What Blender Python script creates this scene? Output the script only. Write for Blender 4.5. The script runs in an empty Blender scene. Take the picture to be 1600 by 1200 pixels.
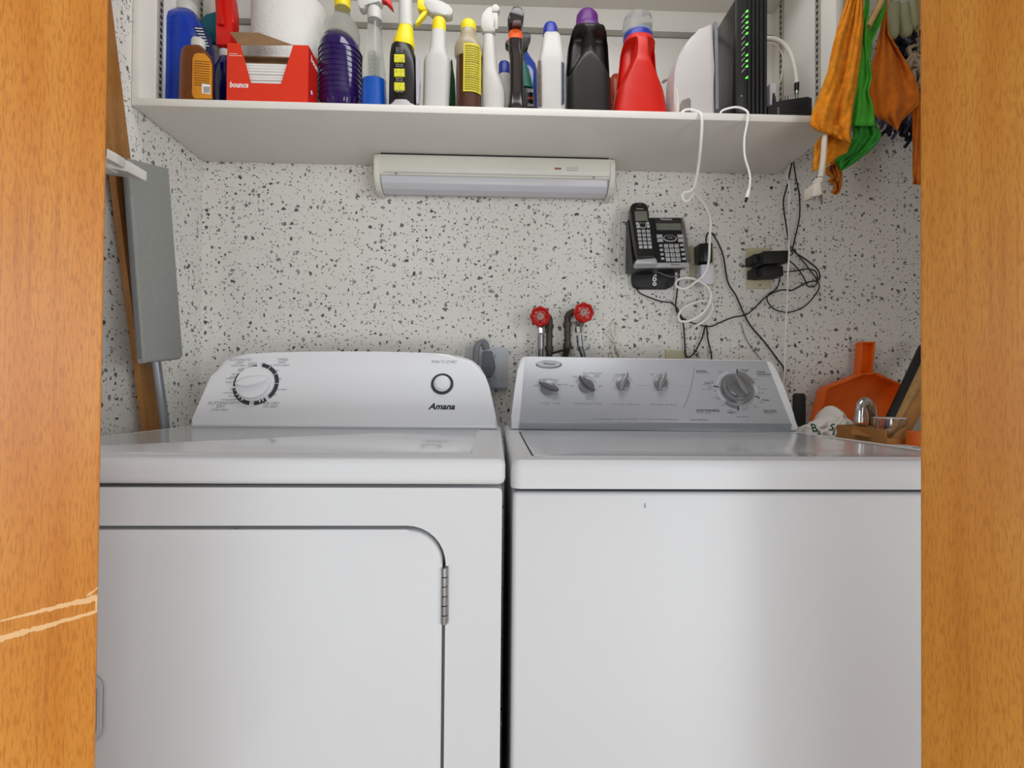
import bpy, bmesh, math, random
import numpy as np
from mathutils import Vector
random.seed(7)
SC = bpy.context.scene
COL = SC.collection
# ------------------------------------------------------------------ camera, world, lights, exposure
FPX, YAW, PITCH, ROLL, CH = 787.0, .0319, .0112, .0084, 1.01
def _cam():
    cy, sy, cp, sp = math.cos(YAW), math.sin(YAW), math.cos(PITCH), math.sin(PITCH)
    f = Vector((sy*cp, cy*cp, sp)); r = Vector((cy, -sy, 0)); u = r.cross(f)
    c, s = math.cos(ROLL), math.sin(ROLL)
    return c*r+s*u, -s*r+c*u, f
CR, CU, CF = _cam()
CO = Vector((0, 0, CH))
cd = bpy.data.cameras.new('camera'); cd.sensor_width = 36; cd.lens = 36*FPX/1600; cd.clip_start = .01
cam = bpy.data.objects.new('camera', cd); COL.objects.link(cam)
from mathutils import Matrix
M = Matrix((CR, CU, -CF)).transposed().to_4x4(); M.translation = CO
cam.matrix_world = M; SC.camera = cam
w = bpy.data.worlds.new('room_light'); SC.world = w; w.use_nodes = True
bg = w.node_tree.nodes['Background']; bg.inputs[0].default_value = (.93, .97, 1, 1); bg.inputs[1].default_value = .25
def area(name, loc, target, size, power, color):
    l = bpy.data.lights.new(name, 'AREA'); l.shape = 'RECTANGLE'; l.size, l.size_y = size; l.energy = power; l.color = color
    o = bpy.data.objects.new(name, l); COL.objects.link(o); o.location = loc
    o.rotation_euler = (Vector(target)-Vector(loc)).to_track_quat('-Z', 'Y').to_euler()
    return o
area('hall_fill_right', (4.5, -3.5, 1.4), (0, 1.2, 1.15), (5.5, 2.4), 250, (.94, .975, 1))  # added fill from the right, brightens left wall and dryer; unseen source
area('hall_fill_left', (-4.0, -3.5, 1.4), (0, 1.2, 1.15), (3.0, 2.2), 44, (.94, .975, 1))  # added weaker fill from the left, lifts the washer side; unseen source
area('hall_low_fill', (.2, -3.0, .3), (0, 1.4, 1.4), (5.0, .6), 76, (.96, .985, 1))  # added low fill to lighten the shelf underside, no real opening behind it
area('closet_overhead_fill', (.1, .85, 2.42), (.1, .86, 0), (.9, .35), 7.2, (.98, .99, 1))  # added overhead fill for shelf goods and machine tops, no fixture modelled
vs = SC.view_settings; vs.view_transform = 'Standard'; vs.look = 'None'; vs.gamma = 1; vs.use_curve_mapping = False; vs.exposure = -0.16

# ------------------------------------------------------------------ helpers
def ray(px, py):
    return CR*((px-800)/FPX) - CU*((py-600)/FPX) + CF
def W(px, py, y):                 # the point seen at a pixel, at depth y
    d = ray(px, py); return CO + d*(y/d.y)
def lin(c):
    if isinstance(c, str):
        c = [int(c[i:i+2], 16)/255 for i in (0, 2, 4)]
    return tuple((v/12.92 if v <= .04045 else ((v+.055)/1.055)**2.4) for v in c)
MATS = {}
def mat(name, col, rough=.45, metal=0, var=.06, scale=30, bump=0, trans=0, ior=1.45, coat=0, emit=0, bscale=None, sub=0, stretch=None):
    if name in MATS: return MATS[name]
    m = bpy.data.materials.new(name); m.use_nodes = True
    nt = m.node_tree; b = nt.nodes['Principled BSDF']; c = lin(col)
    tc = nt.nodes.new('ShaderNodeTexCoord'); src = tc.outputs['Object']
    if stretch:
        mp = nt.nodes.new('ShaderNodeMapping'); mp.inputs['Scale'].default_value = stretch
        nt.links.new(src, mp.inputs[0]); src = mp.outputs[0]
    no = nt.nodes.new('ShaderNodeTexNoise'); no.inputs['Scale'].default_value = scale; no.inputs['Detail'].default_value = 4
    nt.links.new(src, no.inputs['Vector'])
    rp = nt.nodes.new('ShaderNodeValToRGB')
    rp.color_ramp.elements[0].position = .3; rp.color_ramp.elements[1].position = .7
    rp.color_ramp.elements[0].color = (*[v*(1-var) for v in c], 1)
    rp.color_ramp.elements[1].color = (*[min(1, v*(1+var)) for v in c], 1)
    nt.links.new(no.outputs['Fac'], rp.inputs[0]); nt.links.new(rp.outputs[0], b.inputs['Base Color'])
    b.inputs['Roughness'].default_value = rough; b.inputs['Metallic'].default_value = metal
    b.inputs['IOR'].default_value = ior; b.inputs['Transmission Weight'].default_value = trans
    b.inputs['Coat Weight'].default_value = coat; b.inputs['Coat Roughness'].default_value = .08
    if sub: b.inputs['Subsurface Weight'].default_value = sub; b.inputs['Subsurface Radius'].default_value = (.01, .01, .01)
    if emit:
        nt.links.new(rp.outputs[0], b.inputs['Emission Color']); b.inputs['Emission Strength'].default_value = emit
    if bump:
        n2 = nt.nodes.new('ShaderNodeTexNoise'); n2.inputs['Scale'].default_value = bscale or scale*4; n2.inputs['Detail'].default_value = 5
        nt.links.new(src, n2.inputs['Vector'])
        bp = nt.nodes.new('ShaderNodeBump'); bp.inputs['Strength'].default_value = bump; bp.inputs['Distance'].default_value = .004
        nt.links.new(n2.outputs['Fac'], bp.inputs['Height']); nt.links.new(bp.outputs[0], b.inputs['Normal'])
    MATS[name] = m; return m

def math_node(nt, op, a, b=None, c=None, clamp=False):
    n = nt.nodes.new('ShaderNodeMath'); n.operation = op; n.use_clamp = clamp
    for i, v in enumerate((a, b, c)):
        if v is None: continue
        if isinstance(v, (int, float)): n.inputs[i].default_value = v
        else: nt.links.new(v, n.inputs[i])
    return n.outputs[0]

def speckle_mat(name, axis):      # white plaster flecked with dark paint chips; axis = the two in-plane axes
    m = bpy.data.materials.new(name); m.use_nodes = True; nt = m.node_tree; b = nt.nodes['Principled BSDF']
    tc = nt.nodes.new('ShaderNodeTexCoord'); sp = nt.nodes.new('ShaderNodeSeparateXYZ'); nt.links.new(tc.outputs['Object'], sp.inputs[0])
    cb = nt.nodes.new('ShaderNodeCombineXYZ')
    nt.links.new(sp.outputs[axis[0]], cb.inputs[0]); nt.links.new(sp.outputs[axis[1]], cb.inputs[1])
    ns = nt.nodes.new('ShaderNodeTexNoise'); ns.noise_dimensions = '2D'; ns.inputs['Scale'].default_value = 130; ns.inputs['Detail'].default_value = 1.5
    nt.links.new(cb.outputs[0], ns.inputs['Vector'])
    def vec(op, a, v):
        n = nt.nodes.new('ShaderNodeVectorMath'); n.operation = op; nt.links.new(a, n.inputs[0])
        if isinstance(v, (tuple, list)): n.inputs[1].default_value = v
        else: nt.links.new(v, n.inputs[1])
        return n.outputs[0]
    off = vec('MULTIPLY', vec('SUBTRACT', ns.outputs['Color'], (.5, .5, .5)), (.010, .010, 0))
    base = vec('ADD', cb.outputs[0], off)
    cov = None
    for k, (scale, rmax, thr, pw, st) in enumerate(((52, .27, .50, 1.7, (1, .75, 1)), (74, .28, .42, 1.6, (1, 1.2, 1)), (118, .30, .50, 1.4, (1.2, 1, 1)), (34, .21, .78, 1.2, (.8, 1.2, 1)))):
        p = vec('ADD', vec('MULTIPLY', base, st), (k*3.7, k*1.9, 0))
        vo = nt.nodes.new('ShaderNodeTexVoronoi'); vo.voronoi_dimensions = '2D'; vo.inputs['Scale'].default_value = scale
        nt.links.new(p, vo.inputs['Vector'])
        sc_ = nt.nodes.new('ShaderNodeSeparateColor'); nt.links.new(vo.outputs['Color'], sc_.inputs[0])
        r = math_node(nt, 'MULTIPLY', math_node(nt, 'POWER', math_node(nt, 'MULTIPLY', math_node(nt, 'SUBTRACT', sc_.outputs[0], thr), 1/(1-thr), clamp=True), pw), rmax)
        d = math_node(nt, 'MULTIPLY', math_node(nt, 'SUBTRACT', r, vo.outputs['Distance']), 42, clamp=True)
        shade = math_node(nt, 'MULTIPLY', d, math_node(nt, 'MULTIPLY_ADD', sc_.outputs[1], .36, .6))
        cov = shade if cov is None else math_node(nt, 'MAXIMUM', cov, shade)
    n2 = nt.nodes.new('ShaderNodeTexNoise'); n2.inputs['Scale'].default_value = 3.5; nt.links.new(tc.outputs['Object'], n2.inputs['Vector'])
    bc = nt.nodes.new('ShaderNodeMix'); bc.data_type = 'RGBA'
    bc.inputs['A'].default_value = (*lin('dedbd3'), 1); bc.inputs['B'].default_value = (*lin('e2e0dd'), 1)
    nt.links.new(n2.outputs['Fac'], bc.inputs['Factor'])
    mx = nt.nodes.new('ShaderNodeMix'); mx.data_type = 'RGBA'
    nt.links.new(cov, mx.inputs['Factor']); nt.links.new(bc.outputs['Result'], mx.inputs['A']); mx.inputs['B'].default_value = (*lin('2a2a2b'), 1)
    nt.links.new(mx.outputs['Result'], b.inputs['Base Color']); b.inputs['Roughness'].default_value = .75
    n3 = nt.nodes.new('ShaderNodeTexNoise'); n3.inputs['Scale'].default_value = 260; nt.links.new(tc.outputs['Object'], n3.inputs['Vector'])
    bp = nt.nodes.new('ShaderNodeBump'); bp.inputs['Strength'].default_value = .25; bp.inputs['Distance'].default_value = .002
    nt.links.new(n3.outputs['Fac'], bp.inputs['Height']); nt.links.new(bp.outputs[0], b.inputs['Normal'])
    return m

def oak_mat(name, light, dark, fleck, scratches=()):   # u = object X across the board, z = object Z along the grain
    m = bpy.data.materials.new(name); m.use_nodes = True; nt = m.node_tree; b = nt.nodes['Principled BSDF']
    tc = nt.nodes.new('ShaderNodeTexCoord')
    def noise(st, sc, det=4):
        mp = nt.nodes.new('ShaderNodeMapping'); mp.inputs['Scale'].default_value = st; nt.links.new(tc.outputs['Object'], mp.inputs[0])
        n = nt.nodes.new('ShaderNodeTexNoise'); n.inputs['Scale'].default_value = sc; n.inputs['Detail'].default_value = det
        nt.links.new(mp.outputs[0], n.inputs['Vector']); return n.outputs['Fac']
    def mix(f, a, c):
        n = nt.nodes.new('ShaderNodeMix'); n.data_type = 'RGBA'
        if isinstance(f, float): n.inputs['Factor'].default_value = f
        else: nt.links.new(f, n.inputs['Factor'])
        for k, v in (('A', a), ('B', c)):
            if isinstance(v, str): n.inputs[k].default_value = (*lin(v), 1)
            else: nt.links.new(v, n.inputs[k])
        return n.outputs['Result']
    def sharp(x, lo, k): return math_node(nt, 'MULTIPLY', math_node(nt, 'SUBTRACT', x, lo), k, clamp=True)
    col = mix(sharp(noise((1, 1, .12), 22), .36, 3.2), light, dark)
    col = mix(math_node(nt, 'MULTIPLY', sharp(noise((1, 1, .13), 620, 2), .49, 8), .40), col, fleck)
    col = mix(math_node(nt, 'MULTIPLY', sharp(noise((1, 1, .03), 160, 3), .55, 6), .35), col, fleck)
    wear = math_node(nt, 'MULTIPLY', sharp(noise((1, 1, .35), 12, 3), .60, 7), sharp(noise((1, 1, .5), 300, 3), .50, 7))
    col = mix(math_node(nt, 'MULTIPLY', wear, .5), col, 'e3bd86')
    sx = nt.nodes.new('ShaderNodeSeparateXYZ'); nt.links.new(tc.outputs['Object'], sx.inputs[0])
    for (u0, z0, u1, z1, w0, w1) in scratches:
        t = math_node(nt, 'DIVIDE', math_node(nt, 'SUBTRACT', sx.outputs[0], u0), u1-u0)
        inr = math_node(nt, 'MULTIPLY', math_node(nt, 'GREATER_THAN', t, 0), math_node(nt, 'LESS_THAN', t, 1))
        zz = math_node(nt, 'MULTIPLY_ADD', t, z1-z0, z0)
        dz = math_node(nt, 'ABSOLUTE', math_node(nt, 'SUBTRACT', sx.outputs[2], zz))
        wd = math_node(nt, 'MULTIPLY', math_node(nt, 'MULTIPLY_ADD', t, w1-w0, w0), math_node(nt, 'MULTIPLY_ADD', noise((1, 1, .6), 240, 3), 2.4, -.2))
        f = math_node(nt, 'MULTIPLY', math_node(nt, 'LESS_THAN', dz, wd), inr)
        col = mix(math_node(nt, 'MULTIPLY', f, .72), col, 'efc995')
    nt.links.new(col, b.inputs['Base Color']); b.inputs['Roughness'].default_value = .38
    bp = nt.nodes.new('ShaderNodeBump'); bp.inputs['Strength'].default_value = .15; bp.inputs['Distance'].default_value = .001
    nt.links.new(noise((1, 1, .13), 620, 2), bp.inputs['Height']); nt.links.new(bp.outputs[0], b.inputs['Normal'])
    return m

def wloc(o):
    v = Vector((0, 0, 0))
    while o is not None: v += Vector(o.location); o = o.parent
    return v
def tag(o, label=None, cat=None, group=None, kind=None):
    for k, v in (('label', label), ('category', cat), ('group', group), ('kind', kind)):
        if v: o[k] = v
    return o
def T(name, label, cat, loc, group=None):
    o = bpy.data.objects.new(name, None); COL.objects.link(o); o.location = Vector(loc); o.empty_display_size = .02
    return tag(o, label, cat, group)
class MB:
    def __init__(s): s.bm = bmesh.new()
    def poly(s, vs, fs):
        v = [s.bm.verts.new(Vector(p)) for p in vs]
        for f in fs:
            try: s.bm.faces.new([v[i] for i in f])
            except ValueError: pass
        return v
    def pm(s, vs, fs): s.poly(vs, fs); return s
    def box(s, a, b, bev=0, seg=2):
        (x0, y0, z0), (x1, y1, z1) = a, b
        v = s.poly([(x0,y0,z0),(x1,y0,z0),(x1,y1,z0),(x0,y1,z0),(x0,y0,z1),(x1,y0,z1),(x1,y1,z1),(x0,y1,z1)],
               [(3,2,1,0),(4,5,6,7),(0,1,5,4),(1,2,6,5),(2,3,7,6),(3,0,4,7)])
        s._bev(v, bev, seg); return s
    def _bev(s, v, bev, seg):
        if bev:
            vs_ = set(v); e = [e for e in s.bm.edges if e.verts[0] in vs_ and e.verts[1] in vs_]
            bmesh.ops.bevel(s.bm, geom=e, offset=bev, segments=seg, profile=.5, affect='EDGES', clamp_overlap=True)
    def prism(s, front, back, bev=0, seg=2):      # two outlines of the same length
        n = len(front); v = s.poly(list(front)+list(back), [tuple(range(n)), tuple(reversed(range(n, 2*n)))]+[(i, i+n, (i+1) % n+n, (i+1) % n) for i in range(n)])
        if bev:
            f0 = set(v[:n]); e = [e for e in s.bm.edges if (e.verts[0] in f0 and e.verts[1] in f0)]
            bmesh.ops.bevel(s.bm, geom=e, offset=bev, segments=seg, profile=.5, affect='EDGES', clamp_overlap=True)
        return s
    def rings(s, R, cap=True):                     # list of loops
        n = len(R[0]); vs = [p for r in R for p in r]; fs = []
        for k in range(len(R)-1):
            for i in range(n):
                j = (i+1) % n; fs.append((k*n+i, k*n+j, (k+1)*n+j, (k+1)*n+i))
        if cap: fs.append(tuple(reversed(range(n)))); fs.append(tuple(range((len(R)-1)*n, len(R)*n)))
        s.poly(vs, fs); return s
    def tube(s, pts, r, n=8, smooth=6, cap=True):
        P = [Vector(p) for p in pts]
        if smooth > 1 and len(P) > 2:
            Q = []
            for i in range(len(P)-1):
                p0, p1, p2, p3 = P[max(i-1, 0)], P[i], P[i+1], P[min(i+2, len(P)-1)]
                for k in range(smooth):
                    t = k/smooth
                    Q.append(.5*((2*p1)+(p2-p0)*t+(2*p0-5*p1+4*p2-p3)*t*t+(3*p1-p0-3*p2+p3)*t**3))
            Q.append(P[-1]); P = Q
        rr = r if callable(r) else (lambda t: r)
        tan = [(P[min(i+1, len(P)-1)]-P[max(i-1, 0)]).normalized() for i in range(len(P))]
        a = tan[0].orthogonal().normalized(); R = []
        for i, p in enumerate(P):
            a = (a-tan[i]*a.dot(tan[i])).normalized(); b = tan[i].cross(a); rad = rr(i/(len(P)-1))
            R.append([p+(a*math.cos(2*math.pi*k/n)+b*math.sin(2*math.pi*k/n))*rad for k in range(n)])
        return s.rings(R, cap)
    def build(s, name, m, parent=None, label=None, cat=None, group=None, kind=None, smooth=True, base=None, sharp=.6):
        bmesh.ops.remove_doubles(s.bm, verts=s.bm.verts, dist=1e-6)
        bmesh.ops.recalc_face_normals(s.bm, faces=s.bm.faces)
        off = wloc(parent) if parent is not None else (Vector(base) if base is not None else Vector((0, 0, 0)))
        bmesh.ops.translate(s.bm, verts=s.bm.verts, vec=-off)
        me = bpy.data.meshes.new(name); s.bm.to_mesh(me); s.bm.free()
        if smooth:
            me.polygons.foreach_set('use_smooth', [True]*len(me.polygons)); me.set_sharp_from_angle(angle=sharp)
        me.materials.append(m)
        o = bpy.data.objects.new(name, me); COL.objects.link(o)
        if parent is not None: o.parent = parent
        else: o.location = off
        return tag(o, label, cat, group, kind)
def B(name, a, b, m, parent=None, bev=0, seg=2, **k): return MB().box(a, b, bev, seg).build(name, m, parent, **k)
def tube(name, pts, r, m, parent=None, n=8, smooth=6, **k): return MB().tube(pts, r, n, smooth).build(name, m, parent, **k)

class Plane:                       # a tilted panel: p0 on it, leaning back by angle a (radians) about X
    def __init__(s, y0, z0, a=0.0):
        s.p0 = Vector((0, y0, z0)); s.X = Vector((1, 0, 0)); s.U = Vector((0, math.sin(a), math.cos(a))); s.N = s.X.cross(s.U)
    def hit(s, px, py):
        d = ray(px, py); return CO+d*((s.p0-CO).dot(s.N)/d.dot(s.N))
    def uv(s, px, py):
        q = s.hit(px, py)-s.p0; return q.dot(s.X), q.dot(s.U)
    def at(s, u, v, h=0): return s.p0+s.X*u+s.U*v+s.N*h
    def slab(s, uvs, h0, h1, bev=0, seg=2):
        return MB().prism([s.at(u, v, h1) for u, v in uvs], [s.at(u, v, h0) for u, v in uvs], bev, seg)
    def pslab(s, pxs, h0, h1, bev=0, seg=2): return s.slab([s.uv(*p) for p in pxs], h0, h1, bev, seg)
    def disc(s, px, py, r, h0, h1, n=32, bev=0, ry=None):
        u, v = s.uv(px, py); return s.slab([(u+r*math.cos(t), v+(ry or r)*math.sin(t)) for t in [2*math.pi*k/n for k in range(n)]], h0, h1, bev)
    def arc(s, px, py, r0, r1, a0, a1, h0, h1, n=10):      # degrees, counter-clockwise from +u
        u, v = s.uv(px, py); A = [math.radians(a0+(a1-a0)*k/n) for k in range(n+1)]
        return s.slab([(u+r1*math.cos(t), v+r1*math.sin(t)) for t in A]+[(u+r0*math.cos(t), v+r0*math.sin(t)) for t in reversed(A)], h0, h1)
    def text(s, body, px, py, hpx, m, parent, name='lettering', bold=0, shear=0, wide=1, h=.0006, align='CENTER', width_px=None, label=None):
        c = bpy.data.curves.new('lettering', 'FONT'); c.body = body; c.align_x = align; c.align_y = 'CENTER'; c.shear = shear; c.offset = bold
        c.resolution_u = 2
        o = bpy.data.objects.new('lettering', c); me = o.to_mesh()
        V = [v.co.copy() for v in me.vertices]; Fc = [tuple(p.vertices) for p in me.polygons]; o.to_mesh_clear()
        bpy.data.objects.remove(o); bpy.data.curves.remove(c)
        u, v = s.uv(px, py); k = (s.uv(px, py-hpx/2)[1]-s.uv(px, py+hpx/2)[1])/.72
        if width_px:
            xs = [q.x for q in V]; wide = abs(s.uv(px+width_px/2, py)[0]-s.uv(px-width_px/2, py)[0])/((max(xs)-min(xs))*k)
        b = MB(); b.poly([s.at(u+q.x*k*wide, v+q.y*k, h) for q in V], Fc)
        return b.build(name, m, parent, smooth=False, label=label)

def rrect(x0, x1, y0, y1, r, n=6):
    out = []
    for cx, cy, a in ((x1-r, y0+r, -90), (x1-r, y1-r, 0), (x0+r, y1-r, 90), (x0+r, y0+r, 180)):
        for k in range(n+1):
            t = math.radians(a+90*k/n); out.append((cx+r*math.cos(t), cy+r*math.sin(t)))
    return out
def holed(outer, inner, fn, d_out, d_in):     # plate with a hole: fn(u, v, depth) -> point; walls go back d_out / d_in
    b = MB(); bm = b.bm
    def loop(pts, d): return [bm.verts.new(fn(u, v, d)) for u, v in pts]
    o0, i0 = loop(outer, 0), loop(inner, 0)
    E = []
    for L in (o0, i0):
        for k in range(len(L)): E.append(bm.edges.new((L[k], L[(k+1) % len(L)])))
    bmesh.ops.triangle_fill(bm, edges=E, use_beauty=True)
    for L, pts, d in ((o0, outer, d_out), (i0, inner, d_in)):
        K = loop(pts, d)
        for k in range(len(L)):
            j = (k+1) % len(L); bm.faces.new((L[k], L[j], K[j], K[k]))
    return b
def sup(rx, ry, n, N=28):
    o = []
    for k in range(N):
        t = 2*math.pi*k/N; c, s_ = math.cos(t), math.sin(t)
        o.append((rx*math.copysign(abs(c)**(2/n), c), ry*math.copysign(abs(s_)**(2/n), s_)))
    return o
def body(y, rows, ry, n=2.3, N=28, deform=None, zmin=None):
    """solid of stacked super-ellipse rings, bottom first; rows of (row pixel, left, right) read at depth y, heights read at the front of each ring"""
    R = []; rxm = max((W(r[2], r[0], y).x-W(r[1], r[0], y).x)/2 for r in rows)
    for py, l, rt in rows:
        a, c = W(l, py, y), W(rt, py, y); cx = (a.x+c.x)/2; rx = (c.x-a.x)/2
        ryy = min(ry, rx*max(1, ry/rxm))
        fd = max(ryy, .85*R[-1][3]) if R else ryy
        R.append([W((l+rt)/2, py, y-fd).z, cx, rx, ryy, n])
    for k in range(1, len(R)): R[k][0] = max(R[k][0], R[k-1][0]+.0004)
    if zmin is not None: R = [[zmin]+R[0][1:]]+[r for r in R if r[0] > zmin+.001]
    L = []
    for z, cx, rx, ryy, nn in R:
        ring = []
        for (a, c) in sup(rx, ryy, nn, N):
            p = Vector((cx+a, y+c, z))
            if deform: p = deform(p, cx, rx, ryy)
            ring.append(p)
        L.append(ring)
    return MB().rings(L)
def px_prism(pts, y0, y1, bev=.003):           # side-profile outline read at mid depth, given real thickness y0..y1
    ym = (y0+y1)/2; P = [W(a, c, ym) for a, c in pts]
    b = MB(); n = len(P); v = b.poly([(p.x, y0, p.z) for p in P]+[(p.x, y1, p.z) for p in P], [tuple(range(n)), tuple(reversed(range(n, 2*n)))]+[(i, i+n, (i+1) % n+n, (i+1) % n) for i in range(n)])
    b._bev(v, bev, 2) if bev else None
    return b

# ------------------------------------------------------------------ materials
white_paint = mat('white_paint', 'dcdad4', .5, var=.02, scale=4)
shelf_white = mat('shelf_white', 'e9e6df', .42, var=.025, scale=6)
enamel = mat('white_enamel', 'cecfd1', .5, var=.012, scale=3, coat=0)
enamel2 = mat('white_plastic_console', 'd8d9dc', .3, var=.012, scale=5, coat=.2)
white_pl = mat('white_plastic', 'c6c4c0', .4, var=.02)
enamel_gloss = mat('white_enamel_gloss', 'c9cacd', .16, var=.012, scale=3, coat=.3)
silver = mat('silver_panel', 'b4b6bb', .42, metal=.35, var=.02, scale=8)
strip_grey = mat('grey_strip', '8f969c', .35, metal=.3, var=.03)
knob_grey = mat('knob_grey', '8d8e90', .3, metal=.5, var=.06)
knob_dark = mat('knob_dark_grey', '6f7073', .32, metal=.5, var=.06)
black_pl = mat('black_plastic', '131314', .35, var=.15)
black_mt = mat('black_matt', '1b1b1c', .55, var=.15)
print_dark = mat('print_dark', '33363c', .6, var=.05)
print_grey = mat('print_grey', '7e8187', .6, var=.05)
print_lgrey = mat('print_light_grey', 'abadb2', .6, var=.05)
print_white = mat('print_white', 'f0efec', .6, var=.02)
print_navy = mat('print_navy', '14162a', .5, var=.05)
chrome = mat('chrome', 'cfd0d2', .14, metal=1, var=.03)
steel = mat('steel', '9c9d9f', .32, metal=.9, var=.08)
dark_gap = mat('dark_gap', '2c2d2e', .8, var=.1)
red_pl = mat('red_plastic', 'd6190f', .38, var=.05)
jug_red = mat('red_jug', 'cc1d0e', .4, var=.04)
yellow = mat('yellow_plastic', 'ecd506', .4, var=.05)
ivory = mat('ivory_plastic', 'c4bd9d', .45, var=.04)
clear = mat('clear_plastic', 'eef1ee', .08, trans=.95, ior=1.12, var=.02)
almond = mat('almond_plastic', 'cfc8b8', .45, var=.04)
wire_white = mat('white_cable', 'f4f3f0', .45, var=.03)
wire_black = mat('black_cable', '161617', .5, var=.1)

# ------------------------------------------------------------------ the closet
WB = 1.524; XL, XR = -.8775, 1.42
wall_b = speckle_mat('speckled_plaster_back', (0, 2)); wall_s = speckle_mat('speckled_plaster_side', (1, 2))
def struct(o): o['kind'] = 'structure'; return o
struct(B('wall_back', (XL-.1, WB, 0), (XR+.1, WB+.1, 2.45), wall_b))
struct(B('wall_left', (XL-.1, .50, 0), (XL, WB, 2.45), wall_s))
struct(B('wall_right', (XR, .50, 0), (XR+.1, WB, 2.45), wall_s))
struct(B('ceiling', (XL-.1, .50, 2.45), (XR+.1, WB+.1, 2.5), white_paint))
struct(B('floor', (-2.5, -3, -.05), (2.5, WB+.1, 0), mat('beige_floor', 'b5a48d', .5, var=.12, scale=9)))
struct(B('wall_front_left', (-2.3, .40, 0), (-.866, .498, 2.45), white_paint))
struct(B('wall_front_right', (1.06, .40, 0), (2.4, .498, 2.45), white_paint))
struct(B('wall_header', (-.866, .40, 2.10), (1.06, .498, 2.45), white_paint))
struct(B('trim_1', (.745, .80, .83), (XR, WB, .85), shelf_white, label='narrow white ledge beside the washer'))

def door_leaf(name, a, b, scr, cols, side):     # a = free edge (x, y), b = folded edge
    a, b = Vector(a), Vector(b); d = (b-a); L = d.length; ang = math.atan2(d.y, d.x)
    t = .026; bm = MB().box((0, min(0, side*t), .012), (L, max(0, side*t), 2.09), .0025, 2)
    m = oak_mat(name+'_oak', *cols, scr)
    o = bm.build(name, m, sharp=.5); o.location = (a.x, a.y, 0); o.rotation_euler = (0, 0, ang); return struct(o)
# left bifold: leaf front face looks to the camera
LA, LF = (-.3812, .50), (-.656, .252)
RA, RF = (.4330, .50), (.708, .252)
oakL = ('d18c38', 'c0731e', '985313'); oakR = ('d39238', 'c37a20', 'a05c18')
# scratches in the leaf's own coordinates (distance from its free edge, height)
def leaf_uv(px, py):
    a, f_ = Vector((*LA, 0)), Vector((*LF, 0)); d = (f_-a).normalized(); nn = Vector((-d.y, d.x, 0)); r_ = ray(px, py)
    q = CO+r_*((a-CO).dot(nn)/r_.dot(nn)); return (q-a).dot(d), q.z
def scr(p0, p1, w0, w1):
    (u0, z0), (u1, z1) = leaf_uv(*p0), leaf_uv(*p1); return (u0, z0, u1, z1, w0, w1)
scrL = [scr((153, 933), (-10, 973), .0030, .0005), scr((153, 955), (-10, 1001), .0014, .0026), scr((154, 918), (136, 931), .0010, .0012), scr((153, 945), (149, 946), .007, .006)]
d1 = door_leaf('door_1', LA, LF, scrL, oakL, -1); d1['label'] = 'orange oak bifold door leaf with two pale gouges'
d2 = door_leaf('door_2', RA, RF, [], oakR, 1); d2['label'] = 'orange oak bifold door leaf beside the washer'

# ------------------------------------------------------------------ shelf unit
SXL, SXR, SY, SZ = -.876, .8603, 1.224, 1.682     # underside of the bottom board at SZ
ST = SZ+.018
su = T('shelf_unit', 'white laminate open wall shelf unit above the washer and dryer', 'shelf', ((SXL+SXR)/2, 1.37, SZ))
B('bottom_board', (SXL, SY, SZ), (SXR, 1.5225, ST), shelf_white, su, .0012)
B('side_panel', (SXL, SY, ST), (SXL+.018, 1.5225, 2.44), shelf_white, su, .001)
B('side_panel', (SXR-.018, SY, ST), (SXR, 1.5225, 2.44), shelf_white, su, .001)
B('back_panel', (SXL+.018, 1.514, ST), (SXR-.018, 1.5225, 2.44), shelf_white, su)
zr = W(900, 50, 1.51).z
B('shaded_gap_strip', (SXL+.018, 1.507, zr-.008), (SXR-.018, 1.514, zr+.008), mat('gap_shade_grey', '9d9a90', .6, var=.05), su, label='thin grey strip coloured as a shaded joint')  # shade of the gap between the back boards, put in as grey colour
zu = W(900, 12, 1.512).z
B('upper_board', (SXL+.018, 1.262, zu), (SXR-.018, 1.514, zu+.018), shelf_white, su, .001)
std_m = mat('standard_metal', 'b5b2a8', .4, metal=.4, var=.06)
slot_m = mat('slot_dark', '2a2926', .8)
for sx, x in ((1, SXL+.018), (-1, SXR-.018)):
    for yy in (1.29, 1.46):
        st = B('shelf_standard', (min(x, x+sx*.005), yy-.009, ST+.02), (max(x, x+sx*.005), yy+.009, 2.35), std_m, su)
        sb = MB(); z = ST+.04; k = 0
        while z < 2.3:
            sb.box((x+sx*.0045-.0008, yy-.0035, z), (x+sx*.0045+.0012, yy+.0035, z+.010), 0); z += .0165; k += 1
        sb.build('slot', slot_m, st, smooth=False, kind='stuff')

# ------------------------------------------------------------------ dryer
DX0, DX1, FY, TZ = -.727, .0105, .674, .918
dr = T('clothes_dryer', 'white front loading clothes dryer with one dial and a start button', 'dryer', ((DX0+DX1)/2, 1.0, 0))
B('cabinet', (DX0+.002, FY+.022, .02), (DX1-.002, 1.36, .878), enamel, dr, .004)
door_o = rrect(-.652, -.0645, .17, .8285, .052, 8)
fp = holed(rrect(DX0+.001, DX1-.001, .03, .8785, .006, 3), door_o, lambda u, v, d: Vector((u, FY+d, v)), .03, .0215)
fp.build('front_panel', enamel, dr)
di = rrect(-.648, -.0690, .174, .8240, .048, 8)
dp = MB().prism([(u, FY-.003, v) for u, v in di], [(u, FY+.021, v) for u, v in di], .004, 3)
ddoor = dp.build('door', enamel, dr)
P0 = Plane(FY-.003, 0)
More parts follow.
